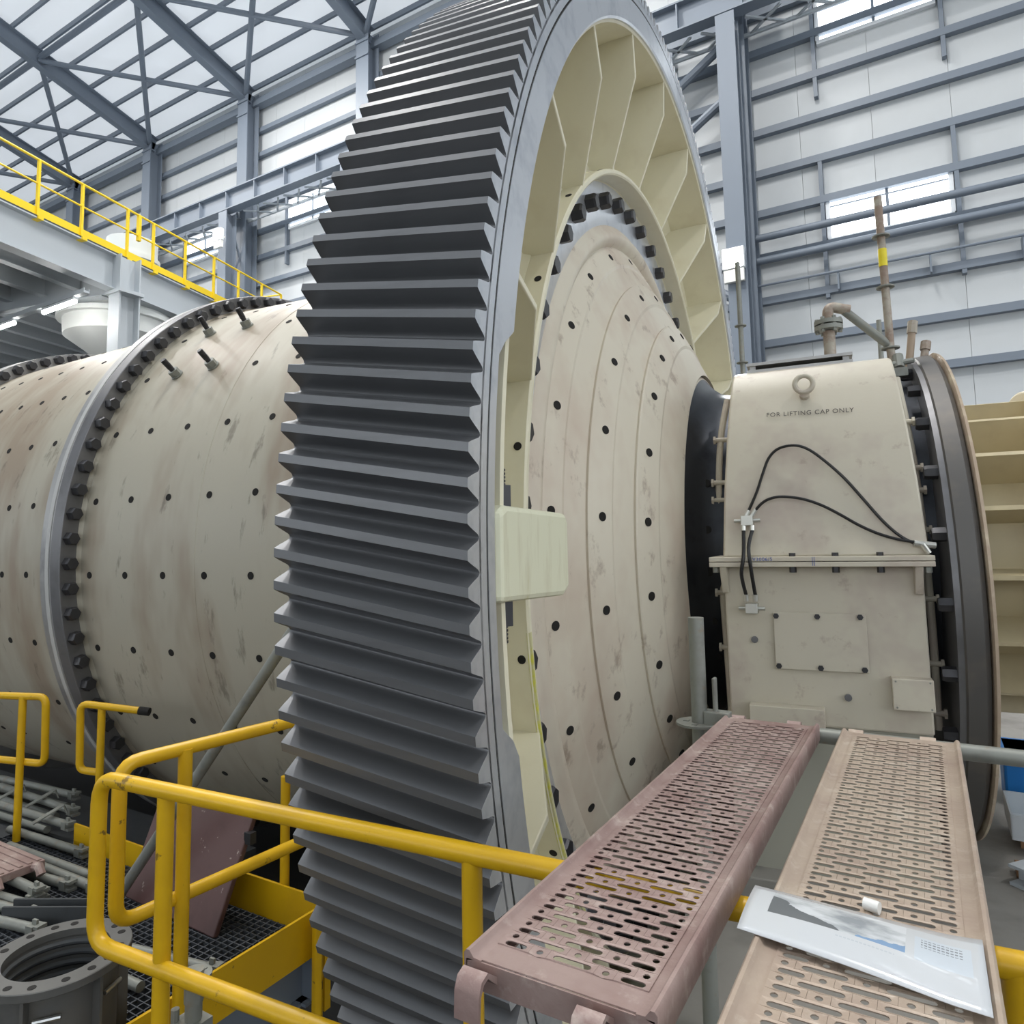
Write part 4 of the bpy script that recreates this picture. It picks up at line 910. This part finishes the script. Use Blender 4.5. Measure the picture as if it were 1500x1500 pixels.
# loose tubes on the grating in front of the panel
def tube_thing(label, a, b, r=0.024, group=None, wedge=True):
    a = Vector(a); b = Vector(b); t = thing('scaffold_tube', label, 'scaffold tube', up_m(*a), group=group); d = b-a
    MB().tube([(0, 0, 0), tuple(d)], r, 12).build('tube', galv_m, t)
    if wedge:
        dn = d.normalized(); e = d
        w_ = MB(); w_.obox(tuple(e), tuple(e+dn*0.05), r*2.3, r*1.9); w_.obox(tuple(e+dn*0.05+Vector((0, 0, 0.02))), tuple(e+dn*0.085+Vector((0, 0, 0.022))), r*2.0, r*0.6); w_.obox(tuple(e+dn*0.05-Vector((0, 0, 0.02))), tuple(e+dn*0.085-Vector((0, 0, 0.022))), r*2.0, r*0.6)
        w_.obox(tuple(e+dn*0.03+Vector((0, 0, -0.02))), tuple(e+dn*0.034+Vector((0, 0, 0.05))), r*0.5, r*1.2)
        w_.build('wedge_end', galv_m, t, sharp=0)
    return t
tube_thing('galvanised tube with slotted end lying on the grating before the maroon panel', (-3.95, 2.12, -1.99), (-3.08, 2.27, -1.99))
tube_thing('brown worn tube on the grating next to the pipe spool', (-4.0, 2.0, -1.99), (-3.22, 2.03, -1.99), wedge=False)
S_ = 1.037
pile = [((-6.65, 2.93), (-5.71, 3.0), 0.075), ((-6.41, 2.83), (-5.37, 2.82), 0.08), ((-6.01, 2.66), (-5.18, 2.69), 0.06), ((-5.6, 2.54), (-4.8, 2.58), 0), ((-5.3, 2.405), (-4.37, 2.43), 0), ((-5.2, 2.345), (-4.25, 2.36), 0),
        ((-5.3, 2.20), (-4.42, 2.30), 0.0), ((-5.3, 2.165), (-4.46, 2.18), 0), ((-5.2, 2.13), (-4.4, 2.13), 0.045), ((-5.1, 1.98), (-4.37, 2.07), 0), ((-5.1, 1.90), (-4.22, 2.03), 0), ((-5.0, 1.78), (-4.06, 1.96), 0)]
for i, (a, b, dz) in enumerate(pile):
    tube_thing('weathered grey scaffold tube with slotted wedge end, lying in the loose pile', (a[0]*S_, a[1]*S_, -1.985+dz), (b[0]*S_, b[1]*S_, -1.985+dz), 0.027, 'pile of loose scaffold tubes')
for i, (a, b) in enumerate((((-7.0, 3.02), (-5.9, 3.07)), ((-7.0, 2.9), (-5.75, 2.92)), ((-6.6, 2.72), (-5.55, 2.76)))):
    tube_thing('weathered grey scaffold tube at the bottom of the pile, partly covered', (*a, -1.985), (*b, -1.985), 0.027, 'lower tubes of the pile', wedge=False)
for i, (x, y) in enumerate(((-5.95, 2.86), (-6.3, 2.80), (-5.55, 2.72))):
    q = MB().obox((0, -0.06, 0.02), (0.05, 0.12, 0.10), 0.05, 0.008).obox((0.05, 0.12, 0.10), (0.06, 0.14, 0.04), 0.05, 0.008).build('steel_strap', galv_m, sharp=0); q.location = (x, y, H-1.93)
    tag(q, 'bent flat steel strap poking out of the tube pile', 'strap', 'straps in the tube pile')
pk = thing('narrow_plank', 'narrow reddish ridged steel plank lying across the tube pile', 'plank', up_m(-6.6, 2.20, -1.92))
b = MB().box(0, 1.85, -0.16, 0.16, 0.0, 0.05)
b.build('deck', plank_m, pk, sharp=0, bevel=0.006)
for y in (-0.12, -0.07, -0.02, 0.03, 0.08, 0.13): MB().box(0.02, 1.84, y-0.012, y+0.012, 0.05, 0.057).build('ridge', plank_m, pk, sharp=0)
for y in (-0.12, 0.1): MB().tube([(1.85, y, 0.03), (1.90, y, 0.04), (1.93, y, 0.0)], 0.026, 8).build('hook', plank_m, pk)
q = MB().box(-0.25, 0.25, -0.05, -0.035, 0, 0.10).box(-0.25, 0.25, -0.05, 0.05, 0, 0.012).box(-0.25, 0.25, 0.035, 0.05, 0, 0.10).build('steel_channel', darkplate_m, sharp=0); q.location = (-4.25, 2.16, H-2.02); q.rotation_euler = (0, 0, 0.5)
tag(q, 'short dark steel channel lying on the grating by the tube ends', 'channel')

# ------------------------------------------------------------------ concrete pedestal and clutter to the right
pd = MB().box(-0.85, 8, 2.6, 12.5, 0, 0.10).box(-0.8, 8, 2.7, 12.4, -(H-2.1), 0)
pdo = pd.build('concrete_pedestal', conc_m, sharp=0); pdo.matrix_world = TM @ Matrix.Translation((0, 0, -2.2))
tag(pdo, 'grey concrete pedestal under the bearing housing', 'pedestal')
ZP = -2.1
fd = MB().box(-5.4, 5.4, -1.7, 2.6, 0, 2.58).box(-5.5, 5.5, -1.8, 2.7, 0, 0.15).build('mill_foundation', floor_m, sharp=0); fd.matrix_world = TM @ Matrix.Translation((-7.8, 6.3, -H))
tag(fd, 'dark concrete foundation block beneath the mill drum', 'foundation')
bx = thing('plastic_crate', 'blue plastic crate on the concrete behind the steel ring', 'crate', up_m(0.66, 6.95, ZP))
MB().box(-0.25, 0.3, -0.2, 0.2, 0.0, 0.42).build('body', blue_m, bx, sharp=0, bevel=0.02)
MB().box(-0.27, 0.32, -0.22, 0.22, 0.38, 0.42).build('rim', blue_m, bx, sharp=0, bevel=0.008)
tr_ = thing('steel_tray', 'pale grey folded steel tray on the concrete beside the blue crate', 'tray', up_m(0.62, 6.0, ZP))
MB().box(-0.25, 0.4, -0.25, 0.25, 0.10, 0.115).build('bottom', platform_m, tr_, sharp=0)
MB().obox((-0.25, -0.25, 0.18), (0.4, -0.25, 0.18), 0.012, 0.16).obox((-0.25, 0.25, 0.18), (0.4, 0.25, 0.18), 0.012, 0.16).obox((-0.25, -0.25, 0.18), (-0.25, 0.25, 0.18), 0.012, 0.16).build('side', platform_m, tr_, sharp=0)
MB().box(-0.2, 0.35, -0.1, -0.04, 0, 0.10).box(-0.2, 0.35, 0.04, 0.1, 0, 0.10).build('bearer', wood_m, tr_, sharp=0)
q = MB().box(-0.3, 0.5, -0.05, 0.05, 0, 0.07).build('timber', wood_m, sharp=0, bevel=0.004); q.location = (0.65, 5.45, H+ZP)
tag(q, 'brown timber offcut lying on the concrete in front of the steel tray', 'timber')
q = MB().ibeam((0, 0, 0), (1.6, -1.3, 0), 0.18, 0.12, 0.012).build('steel_section', platform_m, sharp=0); q.location = (0.36, 5.35, H+ZP+0.06)
tag(q, 'pale grey steel section lying askew on the concrete near the timber', 'steel section')
